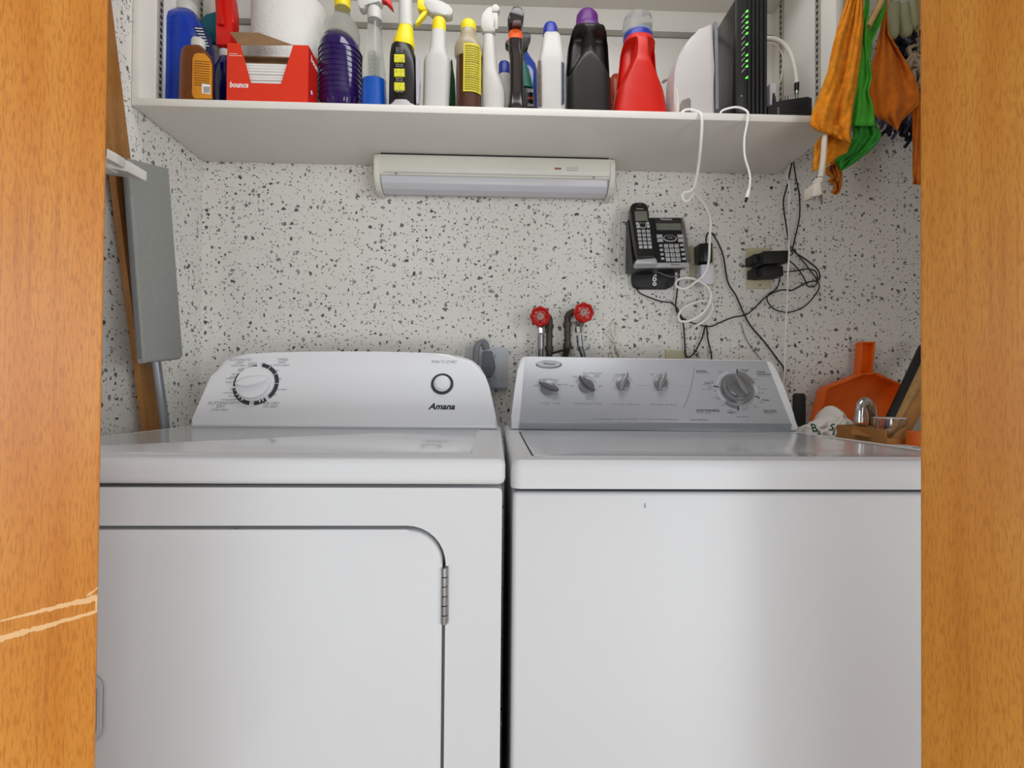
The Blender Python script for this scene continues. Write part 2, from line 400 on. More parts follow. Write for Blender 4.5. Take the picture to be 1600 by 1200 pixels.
# grip pocket at the far edge of the door
gp = rrect(-.615, -.503, .550, .641, .02, 6)
MB().prism([(u, FY-.0036, v) for u, v in gp], [(u, FY-.001, v) for u, v in gp]).build('grip_pocket', mat('pocket_grey', '8e9196', .4, var=.05), ddoor, label='grey recessed grip')
gq = rrect(-.610, -.5075, .5545, .6365, .017, 6)
holed(gp, gq, lambda u, v, d: Vector((u, FY-.0075+d, v)), .006, .0045).build('grip_rim', mat('rim_grey', 'b4b6ba', .35, var=.03), ddoor)
hz0, hz1 = .700, .775
hg = None
for k in range(6):
    za = hz0+(hz1-hz0)*k/6; b = MB().tube([(-.0655, FY-.004, za+.0007), (-.0655, FY-.004, za+(hz1-hz0)/6-.0007)], .0043, 12, 1)
    b.build('hinge_knuckle', steel, dr, label='steel hinge barrel' if k == 0 else None)
B('hinge_leaf', (-.0665, FY-.0012, hz0), (-.0600, FY+.002, hz1), steel, dr)
q = W(370, 826, FY-.004)
MB().pm([(q.x-.005, q.y, q.z-.001), (q.x+.001, q.y, q.z+.0005), (q.x+.005, q.y, q.z+.0012), (q.x, q.y, q.z-.0008)], [(0, 1, 2, 3)]).build('paint_chip', dark_gap, dr, smooth=False)
# top: rounded slab with a shallow raised border
tb = MB().box((DX0-.003, FY-.006, .883), (DX1+.003, 1.30, TZ), .009, 4); tb.build('top_panel', enamel, dr)
ti = rrect(DX0+.03, DX1-.045, FY+.035, 1.165, .012, 4)
MB().prism([(u, v, TZ+.0022) for u, v in ti], [(u, v, TZ-.001) for u, v in ti], .0018, 2).build('top_inset', enamel_gloss, dr)
# console
DP = Plane(1.146, TZ, math.radians(20))
co = [(293, 671), (300, 655), (309, 634), (320, 609), (330, 587), (339, 572), (349, 562), (362, 556), (385, 553), (420, 551), (480, 549.5), (540, 549), (600, 549.5), (660, 551), (700, 553.5), (722, 557), (738, 563), (750, 573), (758, 587), (764, 603), (770, 629), (775, 653), (778, 673)]
uv = [DP.uv(*p) for p in co]; uv[0] = (uv[0][0], .0005); uv[-1] = (uv[-1][0], .0005)
fr = [DP.at(u, v) for u, v in uv]; bk = [Vector((p.x, max(p.y+.02, 1.285), p.z)) for p in fr]
MB().prism(fr, bk, .010, 4).build('console', enamel2, dr, sharp=.8)
# dial
cx, cy = 400, 600
for a0, a1, th in ((97, 150, .5), (150, 186, .9), (194, 262, 1), (275, 308, 1), (318, 361, 1), (3, 30, 1), (33, 58, 1), (61, 82, 1)):
    DP.arc(cx, cy, .0430, .0430+.0088*th, a0, a1, .0002, .0012).build('dial_band', print_dark, dr, smooth=False)
for a in (200, 214, 226, 238, 291, 300, 166, 178):
    DP.arc(cx, cy, .0425, .0480, a-1.5, a+1.5, .0005, .0016, 2).build('dial_tick', print_white, dr, smooth=False)
kn = DP.disc(cx-1, cy, .0425, 0, .004, 40, .001).build('knob', enamel2, dr)
DP.disc(cx-1, cy, .0385, .003, .014, 40, .004).build('knob_cap', enamel2, kn)
u, v = DP.uv(cx-1, cy); ca, sa = math.cos(.22), math.sin(.22)
lens = [(-.037, 0), (-.028, .008), (-.01, .0125), (.012, .0105), (.03, .005), (.037, 0), (.028, -.006), (.01, -.0105), (-.012, -.0115), (-.03, -.006)]
DP.slab([(u+a*ca-b*sa, v+a*sa+b*ca) for a, b in lens], .012, .024, .005, 3).build('knob_grip', enamel2, kn)
DP.arc(691, 600, .0195, .0262, 0, 359.9, .0002, .0014, 40).build('button_ring', print_dark, dr, smooth=False)
bt = DP.disc(691, 600, .0195, 0, .006, 32, .001).build('start_button', enamel2, dr)
DP.disc(691, 600, .0165, .005, .011, 32, .004).build('button_cap', enamel2, bt)
for s_, x, y, h in (('AUTOMATIC', 376, 562.5, 3.9), ('DRY', 375, 567.2, 3.9), ('HIGH HEAT', 373, 571.4, 2.9), ('TIMED', 442, 562, 3.9), ('DRY', 441, 566.6, 3.9), ('HIGH HEAT', 440, 571, 3.2),
                    ('AUTOMATIC', 346, 630, 4.8), ('DRY', 345, 635.2, 4.8), ('LOW HEAT', 344, 640.5, 3.6), ('AIR DRY', 424, 630.5, 4.6), ('NO HEAT', 423, 635.5, 3.6)):
    DP.text(s_, x, y, h, print_grey, dr)
for s_, x, y in (('OFF', 411, 568.6), ('wrinkle', 395, 567.5), ('prevent', 394.5, 570.2), ('cool', 377.5, 576), ('down', 377, 578.6), ('less dry', 369, 584.6), ('energy', 365, 588.8), ('preferred', 362, 591.4), ('more dry', 361, 597), ('OFF', 363, 608.4),
                 ('cool down', 359, 613.6), ('less dry', 364, 619), ('energy preferred', 361, 624.4), ('more dry', 373, 628.8), ('OFF', 397, 630), ('OFF', 428, 617), ('cool down', 439, 608.5), ('60', 423, 571.4), ('40', 433.5, 579.4), ('20', 438, 592), ('20', 420, 622), ('30', 411, 626.5)):
    DP.text(s_, x, y, 3.0, print_grey, dr)
DP.text('PUSH TO START', 694, 565.6, 4.2, print_grey, dr, width_px=39)
DP.text('Amana', 690, 635.5, 9.5, print_navy, dr, bold=.03, shear=.35, width_px=42)

# ------------------------------------------------------------------ washer
WX0, WX1 = .0215, .7225
wa = T('washing_machine', 'white top loading washing machine with a silver control panel', 'washer', ((WX0+WX1)/2, 1.0, 0))
B('cabinet', (WX0+.003, FY+.001, .02), (WX1-.003, 1.38, .8735), enamel, wa, .006, 3)
lo = rrect(WX0+.030, WX1-.030, FY+.030, 1.150, .018, 5)
tp = holed(rrect(WX0+.008, WX1-.008, FY+.004, 1.33, .006, 3), lo, lambda u, v, d: Vector((u, v, .916-d)), 0.0001, .014); tp.build('top_rim', enamel, wa)
sk = rrect(WX0, WX1, FY-.005, 1.335, .014, 4); si = rrect(WX0+.008, WX1-.008, FY+.004, 1.33, .006, 4)
MB().rings([[(u, v, .8785) for u, v in sk], [(u, v, .905) for u, v in sk], [(.4*u+.6*a, .4*v+.6*c, .9135) if 0 else (u*.7+a*.3, v*.7+c*.3, .9125) for (u, v), (a, c) in zip(sk, si)], [(a, c, .9160) for a, c in si]], cap=False).build('top_skirt', enamel, wa, sharp=1.2)
B('top_tray', (WX0+.004, FY+.006, .879), (WX1-.004, 1.328, .902), dark_gap, wa)
li = rrect(WX0+.0335, WX1-.0335, FY+.0335, 1.1465, .016, 5)
lid = MB(); n = len(li); cxl, cyl = (WX0+WX1)/2, .905
R = []
for k, (s_, z) in enumerate(((1, .902), (1, .9155), (.985, .9175), (.93, .9160), (.6, .9170), (.25, .9175))):
    R.append([(cxl+(u-cxl)*s_, cyl+(v-cyl)*s_, z) for u, v in li])
lid.rings(R); lid.build('lid', enamel_gloss, wa, sharp=.9)
q = W(1008, 790, FY)
MB().pm([(q.x-.0006, FY-.0002, q.z-.0035), (q.x+.0006, FY-.0002, q.z-.003), (q.x+.0005, FY-.0002, q.z+.003), (q.x-.0005, FY-.0002, q.z+.0035)], [(0, 1, 2, 3)]).build('scratch', print_grey, wa, smooth=False)
WP = Plane(1.172, .917, math.radians(24))
sil = [(798, 671), (799, 650), (804, 610), (809, 577), (812, 563), (817, 557.5), (823, 556.5), (1010, 560), (1196, 563), (1206, 565), (1213, 574), (1225, 604), (1240, 646), (1249, 668), (1247, 677)]
uv = [WP.uv(*p) for p in sil]; uv[0] = (uv[0][0], .0005); uv[-1] = (uv[-1][0], .0005)
fr = [WP.at(u, v) for u, v in uv]; bk = [Vector((p.x, max(p.y+.03, 1.325), p.z)) for p in fr]
MB().prism(fr, bk, .006, 3).build('console', enamel2, wa, sharp=.8)
WP.pslab([(812, 659), (821, 558), (1197, 564.5), (1236, 663)], -.002, .0018, .001).build('control_panel', silver, wa)
WP.pslab([(811, 671), (812, 659), (1236, 663), (1233, 675.5)], -.002, .0045, .001).build('lower_strip', strip_grey, wa)
WL = Plane(1.172, .917, math.radians(24)); WL.p0 = WL.p0+WL.N*.0019
# knobs
def lens_outline(u, v, L, w_, ang):
    ca, sa = math.cos(ang), math.sin(ang)
    P = [(-1, -.25), (-1, .25), (-.6, .8), (0, 1), (.6, .8), (1, .2), (1, -.2), (.6, -.8), (0, -1), (-.6, -.8)]
    return [(u+a*L*ca-b*w_*sa, v+a*L*sa+b*w_*ca) for a, b in P]
for (px, py, ang, big, name) in ((857, 606, -25, 1, 'LOAD SIZE'), (916, 602, -48, 1, 'TEMPERATURE'), (973, 599, 62, 0, 'CYCLE SIGNAL'), (1032.5, 599, 62, 0, 'EXTRA RINSE')):
    WL.arc(px, py+1, .0245, .0285, 20, 160, .0001, .0006).build('dial_arc', print_lgrey, wa, smooth=False)
    kb = WL.disc(px, py+1, .0185 if big else .0165, 0, .006, 28, .002).build('knob', knob_grey, wa)
    u, v = WL.uv(px, py)
    WL.slab(lens_outline(u, v, .0255, .0075 if big else .0055, math.radians(ang)), .005, .017, .003, 2).build('knob_grip', knob_dark if big else knob_grey, kb)
for s_, x, y, wd in (('L O A D   S I Z E', 859, 630.5, 32), ('T E M P E R A T U R E', 919, 631, 42), ('C Y C L E   S I G N A L', 978, 632, 43), ('E X T R A   R I N S E', 1037, 632.5, 40)):
    WL.text(s_, x, y, 2.8, print_grey, wa, width_px=wd)
for s_, x, y in (('Medium', 847, 593.2), ('Small', 837, 602.6), ('Large', 868, 593.6), ('Super Plus', 879, 601), ('Cold', 898, 588.5), ('Warm', 915, 583.5), ('Cold', 894, 602.6), ('Cold', 915, 587), ('Clean Touch', 931, 583), ('Rinse', 933, 586), ('Warm', 932, 589), ('Hot', 939, 603), ('Hot', 918, 620), ('Cold', 918, 623.6), ('Off', 962, 585), ('Off', 1018.5, 585)):
    WL.text(s_, x, y, 2.4, print_grey, wa)
tube('panel_line', [WL.at(*WL.uv(1085, 575), .0003), WL.at(*WL.uv(1082, 595), .0003), WL.at(*WL.uv(1076, 618), .0003), WL.at(*WL.uv(1068, 637), .0003)], .0006, print_grey, wa, 4)
for a, b_ in (((995, 602), (1016, 602)), ((1052, 602.5), (1078, 603))):
    tube('panel_line', [WL.at(*WL.uv(*a), .0003), WL.at(*WL.uv(*b_), .0003)], .0005, print_lgrey, wa, 4)
# programme dial
bx, by = 1151, 608.5
for a0, a1, m_ in ((20, 76, knob_grey), (-12, 12, print_lgrey), (-70, -25, print_lgrey), (-135, -98, knob_grey), (-175, -140, print_lgrey), (105, 165, print_lgrey)):
    WL.arc(bx, by, .0435, .0525, a0, a1, .0001, .0008).build('dial_band', m_, wa, smooth=False)
for a in (78, -24, -97, 172):
    WL.arc(bx, by, .0435, .0565, a-1.4, a+1.4, .0003, .0011, 2).build('dial_tick', print_dark, wa, smooth=False)
kb = WL.disc(bx, by, .0400, 0, .005, 40, .002).build('programme_knob', steel, wa, label='large silver dial')
WL.disc(bx, by, .0370, .004, .011, 40, .004).build('knob_skirt', knob_grey, kb)
WL.disc(bx-.5, by-1, .0290, .010, .018, 36, .003).build('knob_cap', steel, kb)
u, v = WL.uv(bx+1, by-2)
WL.slab(lens_outline(u, v, .0270, .0060, math.radians(-68)), .016, .025, .003, 2).build('knob_grip', knob_grey, kb)
for s_, x, y, h, m_, wd in (('NORMAL', 1096.5, 580.5, 3.4, print_dark, 17), ('Cottons and regulars', 1098, 583.2, 1.8, print_grey, 22), ('CASUAL', 1189, 581.5, 3.4, print_dark, 14), ('Permanent Press', 1193.5, 585, 2.8, print_dark, 22), ('Easy care', 1193, 587.6, 1.8, print_grey, 18),
    ('HAND WASHABLES', 1106, 641.6, 4, print_dark, 36), ('Delicate fine washables', 1100, 645, 1.8, print_grey, 24), ('DELICATES', 1203.5, 642.8, 4, print_dark, 20), ('Knits and delicates', 1201, 646.2, 1.8, print_grey, 15), ('Quiet Wash Plus', 1093, 656, 3, print_grey, 29),
    ('Regular 9', 1107.5, 598.4, 2.8, print_dark, 13), ('Light', 1112, 595.2, 2, print_grey, 5), ('Heavy', 1104, 601.5, 2, print_grey, 14), ('Soak', 1109, 605, 2, print_grey, 8), ('Super Wash 15', 1105, 608.5, 2, print_grey, 17), ('OFF', 1118, 611, 2.2, print_grey, 5),
    ('6 Regular', 1163.5, 578.3, 2.8, print_dark, 13), ('Light', 1165, 581.5, 2, print_grey, 5), ('OFF', 1153, 583, 2, print_grey, 5), ('Final Spin', 1129, 582, 2, print_grey, 14), ('Rinse', 1180, 592.2, 2, print_grey, 6), ('OFF', 1185, 604, 2.2, print_grey, 5), ('Prewash', 1191, 607.4, 2, print_grey, 12),
    ('Soak', 1190, 614, 2, print_grey, 9), ('OFF', 1185, 619, 2.2, print_grey, 5), ('6 Regular', 1196, 625.2, 2.8, print_dark, 13), ('Light', 1190, 628.8, 2, print_grey, 6), ('Rinse', 1181, 636, 2, print_grey, 6), ('Regular 5', 1143.5, 644.4, 2.8, print_dark, 13), ('Light', 1142, 641, 2, print_grey, 6),
    ('Rinse', 1130, 633.4, 2, print_grey, 6), ('OFF', 1123, 624.4, 2.2, print_grey, 5), ('Final Spin', 1121, 621.6, 2, print_grey, 13), ('OFF', 1153.5, 638, 2.2, print_grey, 4), ('Final Rinse', 1164, 640, 2, print_grey, 8), ('Spin Only', 1160, 651, 2, print_grey, 19),
    ('Commercial Quality     Super Capacity Plus     10 Cycles / 4 Speed Combinations', 993, 655, 1.9, print_grey, 134)):
    WL.text(s_, x, y, h, m_, wa, width_px=wd)
em = WL.disc(857.5, 569.5, .0325, 0, .0014, 36, .0008, ry=.0105).build('badge', steel, wa, label='oval chrome badge')
WL.disc(857.5, 569.3, .0285, .001, .0022, 36, 0, ry=.0080).build('badge_face', silver, em)
WL.text('Whirlpool', 858, 569.2, 4.2, print_dark, em, bold=.01, width_px=19, h=.0026)

# ------------------------------------------------------------------ under-shelf light
lx0, lx1 = W(585, 280, 1.45).x, W(960, 290, 1.45).x
lf = T('under_shelf_light', 'long white fluorescent strip light fixed under the shelf', 'light', ((lx0+lx1)/2, 1.48, 1.60))
lamp_w = mat('lamp_housing', 'dbd9cf', .4, var=.02)
def yz(name, prof, x0, x1, m, bev=.002, **k):
    b = MB().prism([(x0, y, z) for y, z in prof], [(x1, y, z) for y, z in prof]); 
    if bev: b._bev(list(b.bm.verts), bev, 2)
    return b.build(name, m, lf, **k)
yz('housing', [(1.440, 1.679), (1.438, 1.640), (1.444, 1.622), (1.523, 1.622), (1.523, 1.679)], lx0+.012, lx1-.012, lamp_w)
yz('diffuser', [(1.450, 1.623), (1.456, 1.604), (1.470, 1.591), (1.492, 1.585), (1.515, 1.590), (1.522, 1.623)], lx0+.018, lx1-.018, mat('diffuser', 'dcdce2', .3, var=.01, trans=.15), .0015)
cap = [(1.442, 1.680), (1.434, 1.660), (1.434, 1.625), (1.446, 1.600), (1.468, 1.583), (1.5235, 1.580), (1.5235, 1.680)]
yz('end_cap', cap, lx0, lx0+.016, lamp_w, .004); yz('end_cap', cap, lx1-.016, lx1, lamp_w, .004)
LP = Plane(1.4385, 1.65)
B('top_seam', (lx0+.02, 1.4385, 1.6785), (lx1-.02, 1.4412, 1.6815), dark_gap, lf)
tube('front_groove', [LP.hit(600, 268.5)+Vector((0, -.0006, 0)), Vector((lx1-.02, 1.4379, LP.hit(600, 268.5).z))], .0007, print_lgrey, lf, 4)
LP.pslab([(866.5, 262), (877, 262.4), (877, 265.2), (866.5, 265)], -.001, .0008).build('indicator', mat('faded_red', 'a5615f', .5), lf, smooth=False)
LP.pslab([(886, 261), (903, 261.5), (903, 267.6), (886, 267.2)], -.001, .003, .0008).build('rocker_switch', white_pl, lf)
for a in ((619, 270.5), (928, 277)):
    LP.disc(*a, .003, -.001, .0014, 10).build('screw', strip_grey, lf)
tube('lamp_wire', [W(962, 276, 1.522), W(966, 300, 1.5215), W(969, 330, 1.5215), W(967, 380, 1.5215), W(965, 440, 1.5215), W(962, 500, 1.5215)], .0016, wire_white, None, 6, label='thin white wire running down the wall from the strip light', cat='wire')

# ------------------------------------------------------------------ bottles and boxes on the shelf
GS = 'cleaning products on the shelf'
def base_at(px, y): return Vector((W(px, 160, y).x, y, ST))
def ribs(root, y, rows, ry, m, name='rib', grow=.0012):
    for (py, l, r) in rows:
        body(y, [(py-1.2, l, r), (py+1.2, l, r)], ry).build(name, m, root)

# big blue jug
y = 1.375; blue_m = mat('blue_plastic', '0a35a0', .3, var=.12, scale=25, coat=.1)
t = T('detergent_jug', 'large royal blue detergent jug with a white screw cap at the left end', 'bottle', base_at(287, y), GS)
body(y, [(158, 241, 331), (137, 241, 331), (128, 244, 332), (108, 245.5, 333), (90, 244, 333), (60, 243.5, 331), (45, 244, 330), (27, 248, 324), (18, 255, 318), (12, 266, 312), (8, 277, 307)], .058, 2.5, zmin=ST).build('body', blue_m, t, sharp=1.0)
ribs(t, y, [(52, 243.5, 331), (38, 245, 328), (134, 240.5, 332)], .0585, blue_m, 'moulded_ring')
body(y, [(14, 279, 307), (11, 278, 308), (-1, 278, 308), (-4, 281, 305)], .0265, 2).build('cap', white_pl, t)
JP = Plane(y-.062, ST)
JP.pslab([(302, 42), (320, 44), (331, 62), (331, 88), (322, 84), (312, 62)], 0, .004, .001).build('label', mat('navy_label', '14214f', .5), t)
for k in range(7):
    JP.pslab([(306+k*2.2, 45+k*4.5), (318+k*1.7, 46+k*4.5), (318+k*1.7, 47.2+k*4.5), (306+k*2.2, 46.2+k*4.5)], .0041, .0046).build('print_line', print_white, t, smooth=False)
# brown bottle
y = 1.272; brown_m = mat('brown_plastic', '6b3a17', .3, var=.08)
t = T('furniture_polish_bottle', 'small flat brown bottle with white cap and orange back label', 'bottle', base_at(307, y), GS)
body(y, [(157, 284, 330), (150, 282.5, 332), (90, 284.5, 331.5), (76, 286.5, 328), (71, 291, 322), (69, 299, 320)], .021, 3.2, zmin=ST).build('body', brown_m, t)
body(y, [(74, 299.5, 320.5), (60, 299, 321), (57, 301, 319)], .013, 2).build('cap', white_pl, t)
BP = Plane(y-.0225, ST)
lab = [(302, 152), (300, 146), (301, 92), (304, 85), (309, 83), (320, 84), (327, 91), (330.5, 100), (330.5, 154), (305, 154)]
BP.pslab(lab, -.003, .0012, .0006).build('label', mat('orange_label', 'd28a1d', .5, var=.08), t)
for k in range(11):
    BP.pslab([(304, 95+k*3.7), (328, 97+k*3.8), (328, 98+k*3.8), (304, 96+k*3.7)], .0012, .0016).build('print_line', mat('print_brown', '6d3f10', .6), t, smooth=False)
BP.pslab([(316, 131), (329, 133), (329, 148), (316, 146)], .0012, .0017).build('barcode_panel', print_white, t, smooth=False)
for k in range(5): BP.pslab([(319+k*2, 136), (320+k*2, 136), (320+k*2, 146), (319+k*2, 146)], .0017, .002).build('barcode_bar', print_dark, t, smooth=False)
# red trigger spray with navy body
y = 1.372; navy_m = mat('navy_plastic', '10114a', .12, var=.1, coat=.3)
t = T('spray_bottle', 'dark navy spray bottle with red trigger head beside the red box', 'spray bottle', base_at(357, y), GS)
body(y, [(158, 334, 381), (140, 332.5, 382), (115, 333, 381), (100, 337, 377), (90, 343, 371), (84, 346, 364)], .03, 2.3, zmin=ST).build('body', navy_m, t)
body(y, [(86, 343.5, 363), (78, 343, 363), (75, 344, 362)], .0155, 2).build('collar', white_pl, t)
px_prism([(342, 76), (341, 66), (345, 60), (343, 40), (341, 0), (341, -25), (362, -30), (366, 0), (369, 22), (370, 40), (366, 52), (365, 76)], y-.016, y+.016, .004).build('spray_head', red_pl, t)
px_prism([(341, 40), (341, -8), (347, -8), (349, 20), (351, 40)], y-.024, y-.012, .002).build('trigger', mat('red_trigger', 'c71108', .3), t)
# teal sprayer behind
y = 1.462; teal_m = mat('teal_plastic', '0b6d80', .35, var=.06)
t = T('spray_bottle', 'white spray bottle with teal trigger head behind the blue jug', 'spray bottle', base_at(336, y), GS)
body(y, [(158, 312, 358), (110, 313, 357), (95, 318, 352), (78, 328, 345), (70, 330, 343)], .028, 2.4, zmin=ST).build('body', white_pl, t)
px_prism([(330, 72), (326, 58), (319, 48), (318, 36), (326, 28), (345, 23), (352, 28), (350, 48), (343, 72)], y-.016, y+.016, .004).build('spray_head', teal_m, t)
# dryer sheet box
bxm = mat('red_orange_card', 'd93519', .45, var=.03); bxd = mat('dark_red_card', 'c01a12', .45, var=.05); card = mat('brown_card', '8a6a48', .8, var=.1, bump=.1)
y = 1.236; x0, x1 = W(354.5, 110, y).x, W(481.5, 110, y).x; zt = W(420, 69, y).z; yb = 1.302
t = T('dryer_sheet_box', 'open red and orange cardboard box of white dryer sheets', 'box', ((x0+x1)/2, (y+yb)/2, ST))
FPn = Plane(y, ST)
notch = [FPn.uv(*p) for p in ((375, 70.5), (392, 129.5), (439, 131), (458, 70.5))]
u0, u1, vt = x0, x1, zt-ST
ol = [(u0, .001), (u1, .001), (u1, vt), (notch[3][0], vt), notch[2], notch[1], (notch[0][0], vt), (u0, vt)]
FPn.slab(ol, -.0015, 0).build('front_panel', bxm, t, smooth=False)
B('side_panel', (x0, y+.0015, ST+.001), (x0+.0015, yb, zt), bxm, t); B('side_panel', (x1-.0015, y+.0015, ST+.001), (x1, yb, zt), bxd, t)
B('back_panel', (x0, yb-.0015, ST+.001), (x1, yb, zt+.012), card, t); B('bottom_panel', (x0, y+.0015, ST+.0005), (x1, yb, ST+.002), card, t)
a, b_, c_, d_ = W(375, 71.5, y+.004), W(458, 71, y+.004), W(404, 51.5, y+.045), W(359, 50.5, y+.04)
MB().pm([a, b_, c_, d_]+[p+Vector((0, .001, .0016)) for p in (a, b_, c_, d_)], [(0, 1, 2, 3), (7, 6, 5, 4), (0, 4, 5, 1), (1, 5, 6, 2), (2, 6, 7, 3), (3, 7, 4, 0)]).build('lid_flap', card, t, smooth=False, label='brown torn lid flap')
B('top_panel', (x0+.002, y+.046, zt-.003), (x1-.002, yb-.002, zt-.0015), card, t)
sh = W(415, 104, y+.02).z; shm = mat('dryer_sheet_white', 'dedcd8', .9, var=.05, stretch=(1, 1, 30))
nsh = 14
for k in range(nsh):
    za = ST+.003+(sh-ST-.003)*k/nsh; o_ = random.uniform(-.0012, .0012)
    B('dryer_sheet', (x0+.012+o_, y+.006+o_, za), (x1-.012+o_, yb-.01, za+(sh-ST)/nsh*.86), shm, t, .001, 1)
FPn.text('bounce', 373.5, 133, 9, print_white, t, bold=.025, shear=.12, width_px=29)
FPn.pslab([(358, 83.5), (371, 84), (371, 84.6), (358, 84.1)], .0002, .0005).build('print_line', print_white, t, smooth=False)
FPn.pslab([(358, 86.5), (378, 87), (378, 87.6), (358, 87.1)], .0002, .0005).build('print_line', print_white, t, smooth=False)
# side lettering on the end of the box
zc = W(490, 105, y).z
class SidePlane(Plane):
    def __init__(s, x, y0, z0): s.p0 = Vector((x, y0, z0)); s.X = Vector((0, 1, 0)); s.U = Vector((0, 0, 1)); s.N = Vector((1, 0, 0))
SPn = SidePlane(x1, y, ST)
c = SPn.uv(489, 106)
SPn.text('bounce', 493, 104, 10, print_white, t, bold=.02, shear=.1)
for k in range(2):
    e = SPn.disc(486.5, 145-k*0, .007-.002*k, .0002, .0006+.0003*k, 14); e.build('print_mark', mat('print_purple', '4d2a86', .5) if k == 0 else print_white, t, smooth=False)
# paper towel roll
y = 1.405; r = .0985; cxp = W(454, 60, y).x; pw = mat('paper_white', 'd9d6d2', .95, var=.02, bump=.55, scale=20, bscale=190)
t = T('paper_towel_roll', 'white quilted paper towel roll standing behind the red box', 'paper towel', (cxp, y, ST))
MB().rings([[(cxp+rr*math.cos(2*math.pi*k/48), y+rr*math.sin(2*math.pi*k/48), z) for k in range(48)] for rr, z in ((r-.002, ST+.001), (r, ST+.004), (r, ST+.352), (r-.002, ST+.355))]).build('roll', pw, t)
MB().rings([[(cxp+.02*math.cos(2*math.pi*k/24), y+.02*math.sin(2*math.pi*k/24), z) for k in range(24)] for z in (ST+.352, ST+.3565)]).build('core', card, t)
# purple cleaner
y = 1.325; pur = mat('purple_liquid', '26114f', .12, var=.2, coat=.4)
t = T('cleaner_bottle', 'ribbed clear bottle of dark purple cleaner with yellow cap', 'bottle', base_at(533, y), GS)
body(y, [(165, 507, 560), (152, 504, 562), (146, 501, 564.5), (130, 501, 565), (70, 500.5, 564.5), (56, 501, 563), (48, 506, 556), (42, 513, 546)], .05, 2.2, zmin=ST).build('liquid', pur, t, sharp=1)
for k in range(10): body(y, [(66+k*8.4, 500.6, 564.8), (67.6+k*8.4, 499.2, 566.4), (69.2+k*8.4, 500.6, 564.8)], .0514, 2.2).build('rib', pur, t)
body(y, [(52, 506, 560), (46, 506, 562), (36, 506.5, 562.5), (26, 509, 560), (19, 515, 554), (14, 522, 548), (4, 524, 547)], .045, 2.1).build('neck', clear, t)
body(y, [(6, 523, 547.5), (-14, 523, 547.5), (-16, 525, 545)], .019, 2).build('cap', yellow, t)
for k in range(7): tube('base_flute', [W(511+k*7.4, 151, y-.0495+abs(k-3)*.003), W(514+k*6.4, 164, y-.048+abs(k-3)*.003)], .0018, pur, t, 6)
# window cleaner
y = 1.30; wb = mat('window_cleaner_blue', '0c4fae', .1, var=.1, coat=.4)
t = T('spray_bottle', 'clear glass cleaner spray bottle, blue liquid below, white and red head', 'spray bottle', base_at(585, y), GS)
body(y, [(168, 565.5, 604), (150, 564.5, 604.5), (128, 566, 603.5), (118.5, 567.5, 603)], .027, 2.6, zmin=ST).build('liquid', wb, t)
body(y, [(118, 567, 603.5), (100, 566.5, 602), (85, 567.5, 600), (70, 570, 598.5), (50, 573.5, 597), (28, 575.5, 596), (20, 576, 595)], .0255, 2.4).build('bottle', clear, t)
for k in range(6): body(y, [(80+k*6.5, 577, 592), (82.5+k*6.5, 575.5, 593), (85+k*6.5, 577, 592)], .0245, 2).build('grip_ring', clear, t)
tube('dip_tube', [W(586, 24, y), W(586, 118, y)], .0025, white_pl, t, 6, 1)
body(y, [(25, 574.5, 597), (12, 574, 597), (7, 576, 595)], .0185, 2).build('collar', white_pl, t)
px_prism([(575, 10), (572, 17), (566, 19.5), (561.5, 15), (560, 6), (562, -6), (575, -14), (595, -14), (598, 0), (597, 10)], y-.013, y+.013, .004).build('spray_head', white_pl, t)
px_prism([(594, 4), (594, -10), (603, -8), (612, 4), (615.5, 18), (611, 14), (604, 4), (599, 3)], y-.008, y+.008, .002).build('trigger', red_pl, t)
# black and yellow spray
y = 1.275
t = T('spray_bottle', 'black and yellow spray bottle with three square instruction pictures', 'spray bottle', base_at(632, y), GS)
body(y, [(169, 606, 656), (162, 608, 655), (155, 612, 650)], .03, 2.6, zmin=ST).build('foot', mat('pale_grey_plastic', 'b9b8ba', .4), t)
body(y, [(160, 608.5, 655), (150, 608.5, 655), (120, 609, 657), (95, 609.5, 655), (78, 610, 650), (66, 612, 645), (62, 616, 643)], .029, 2.7).build('body', mat('black_gloss', '130f0e', .3, var=.1), t)
body(y, [(66, 614.5, 647), (58, 615, 648), (50, 618, 647), (37, 623, 645.5), (35, 624, 644)], .0255, 2.4).build('shoulder', yellow, t)
body(y, [(36, 622.5, 646), (30, 623, 645.5), (0, 623.5, 644), (-20, 624, 643)], .0175, 2.2).build('neck', white_pl, t)
KP = Plane(y-.0315, ST)
icon = mat('icon_yellow', 'cfc92f', .5, var=.5, scale=420)
for py in (85, 107.5, 129): KP.pslab([(616, py), (632, py+.3), (632.4, py+12.5), (616, py+12.2)], -.003, .0012).build('picture', icon, t, smooth=False)
for py, h in ((75.5, 2), (78.6, 2), (81.6, 2), (101, 2), (104, 2), (123, 2), (126, 2), (141, 2), (143.6, 2)):
    KP.text('Shake well' if h == 2 else '', 624, py, 2.2, print_lgrey, t, h=.001, width_px=11)
KP.pslab([(649, 82), (654, 86), (655.5, 120), (654, 158), (650, 160), (649.5, 120)], -.012, -.004).build('side_label', print_lgrey, t, smooth=False)
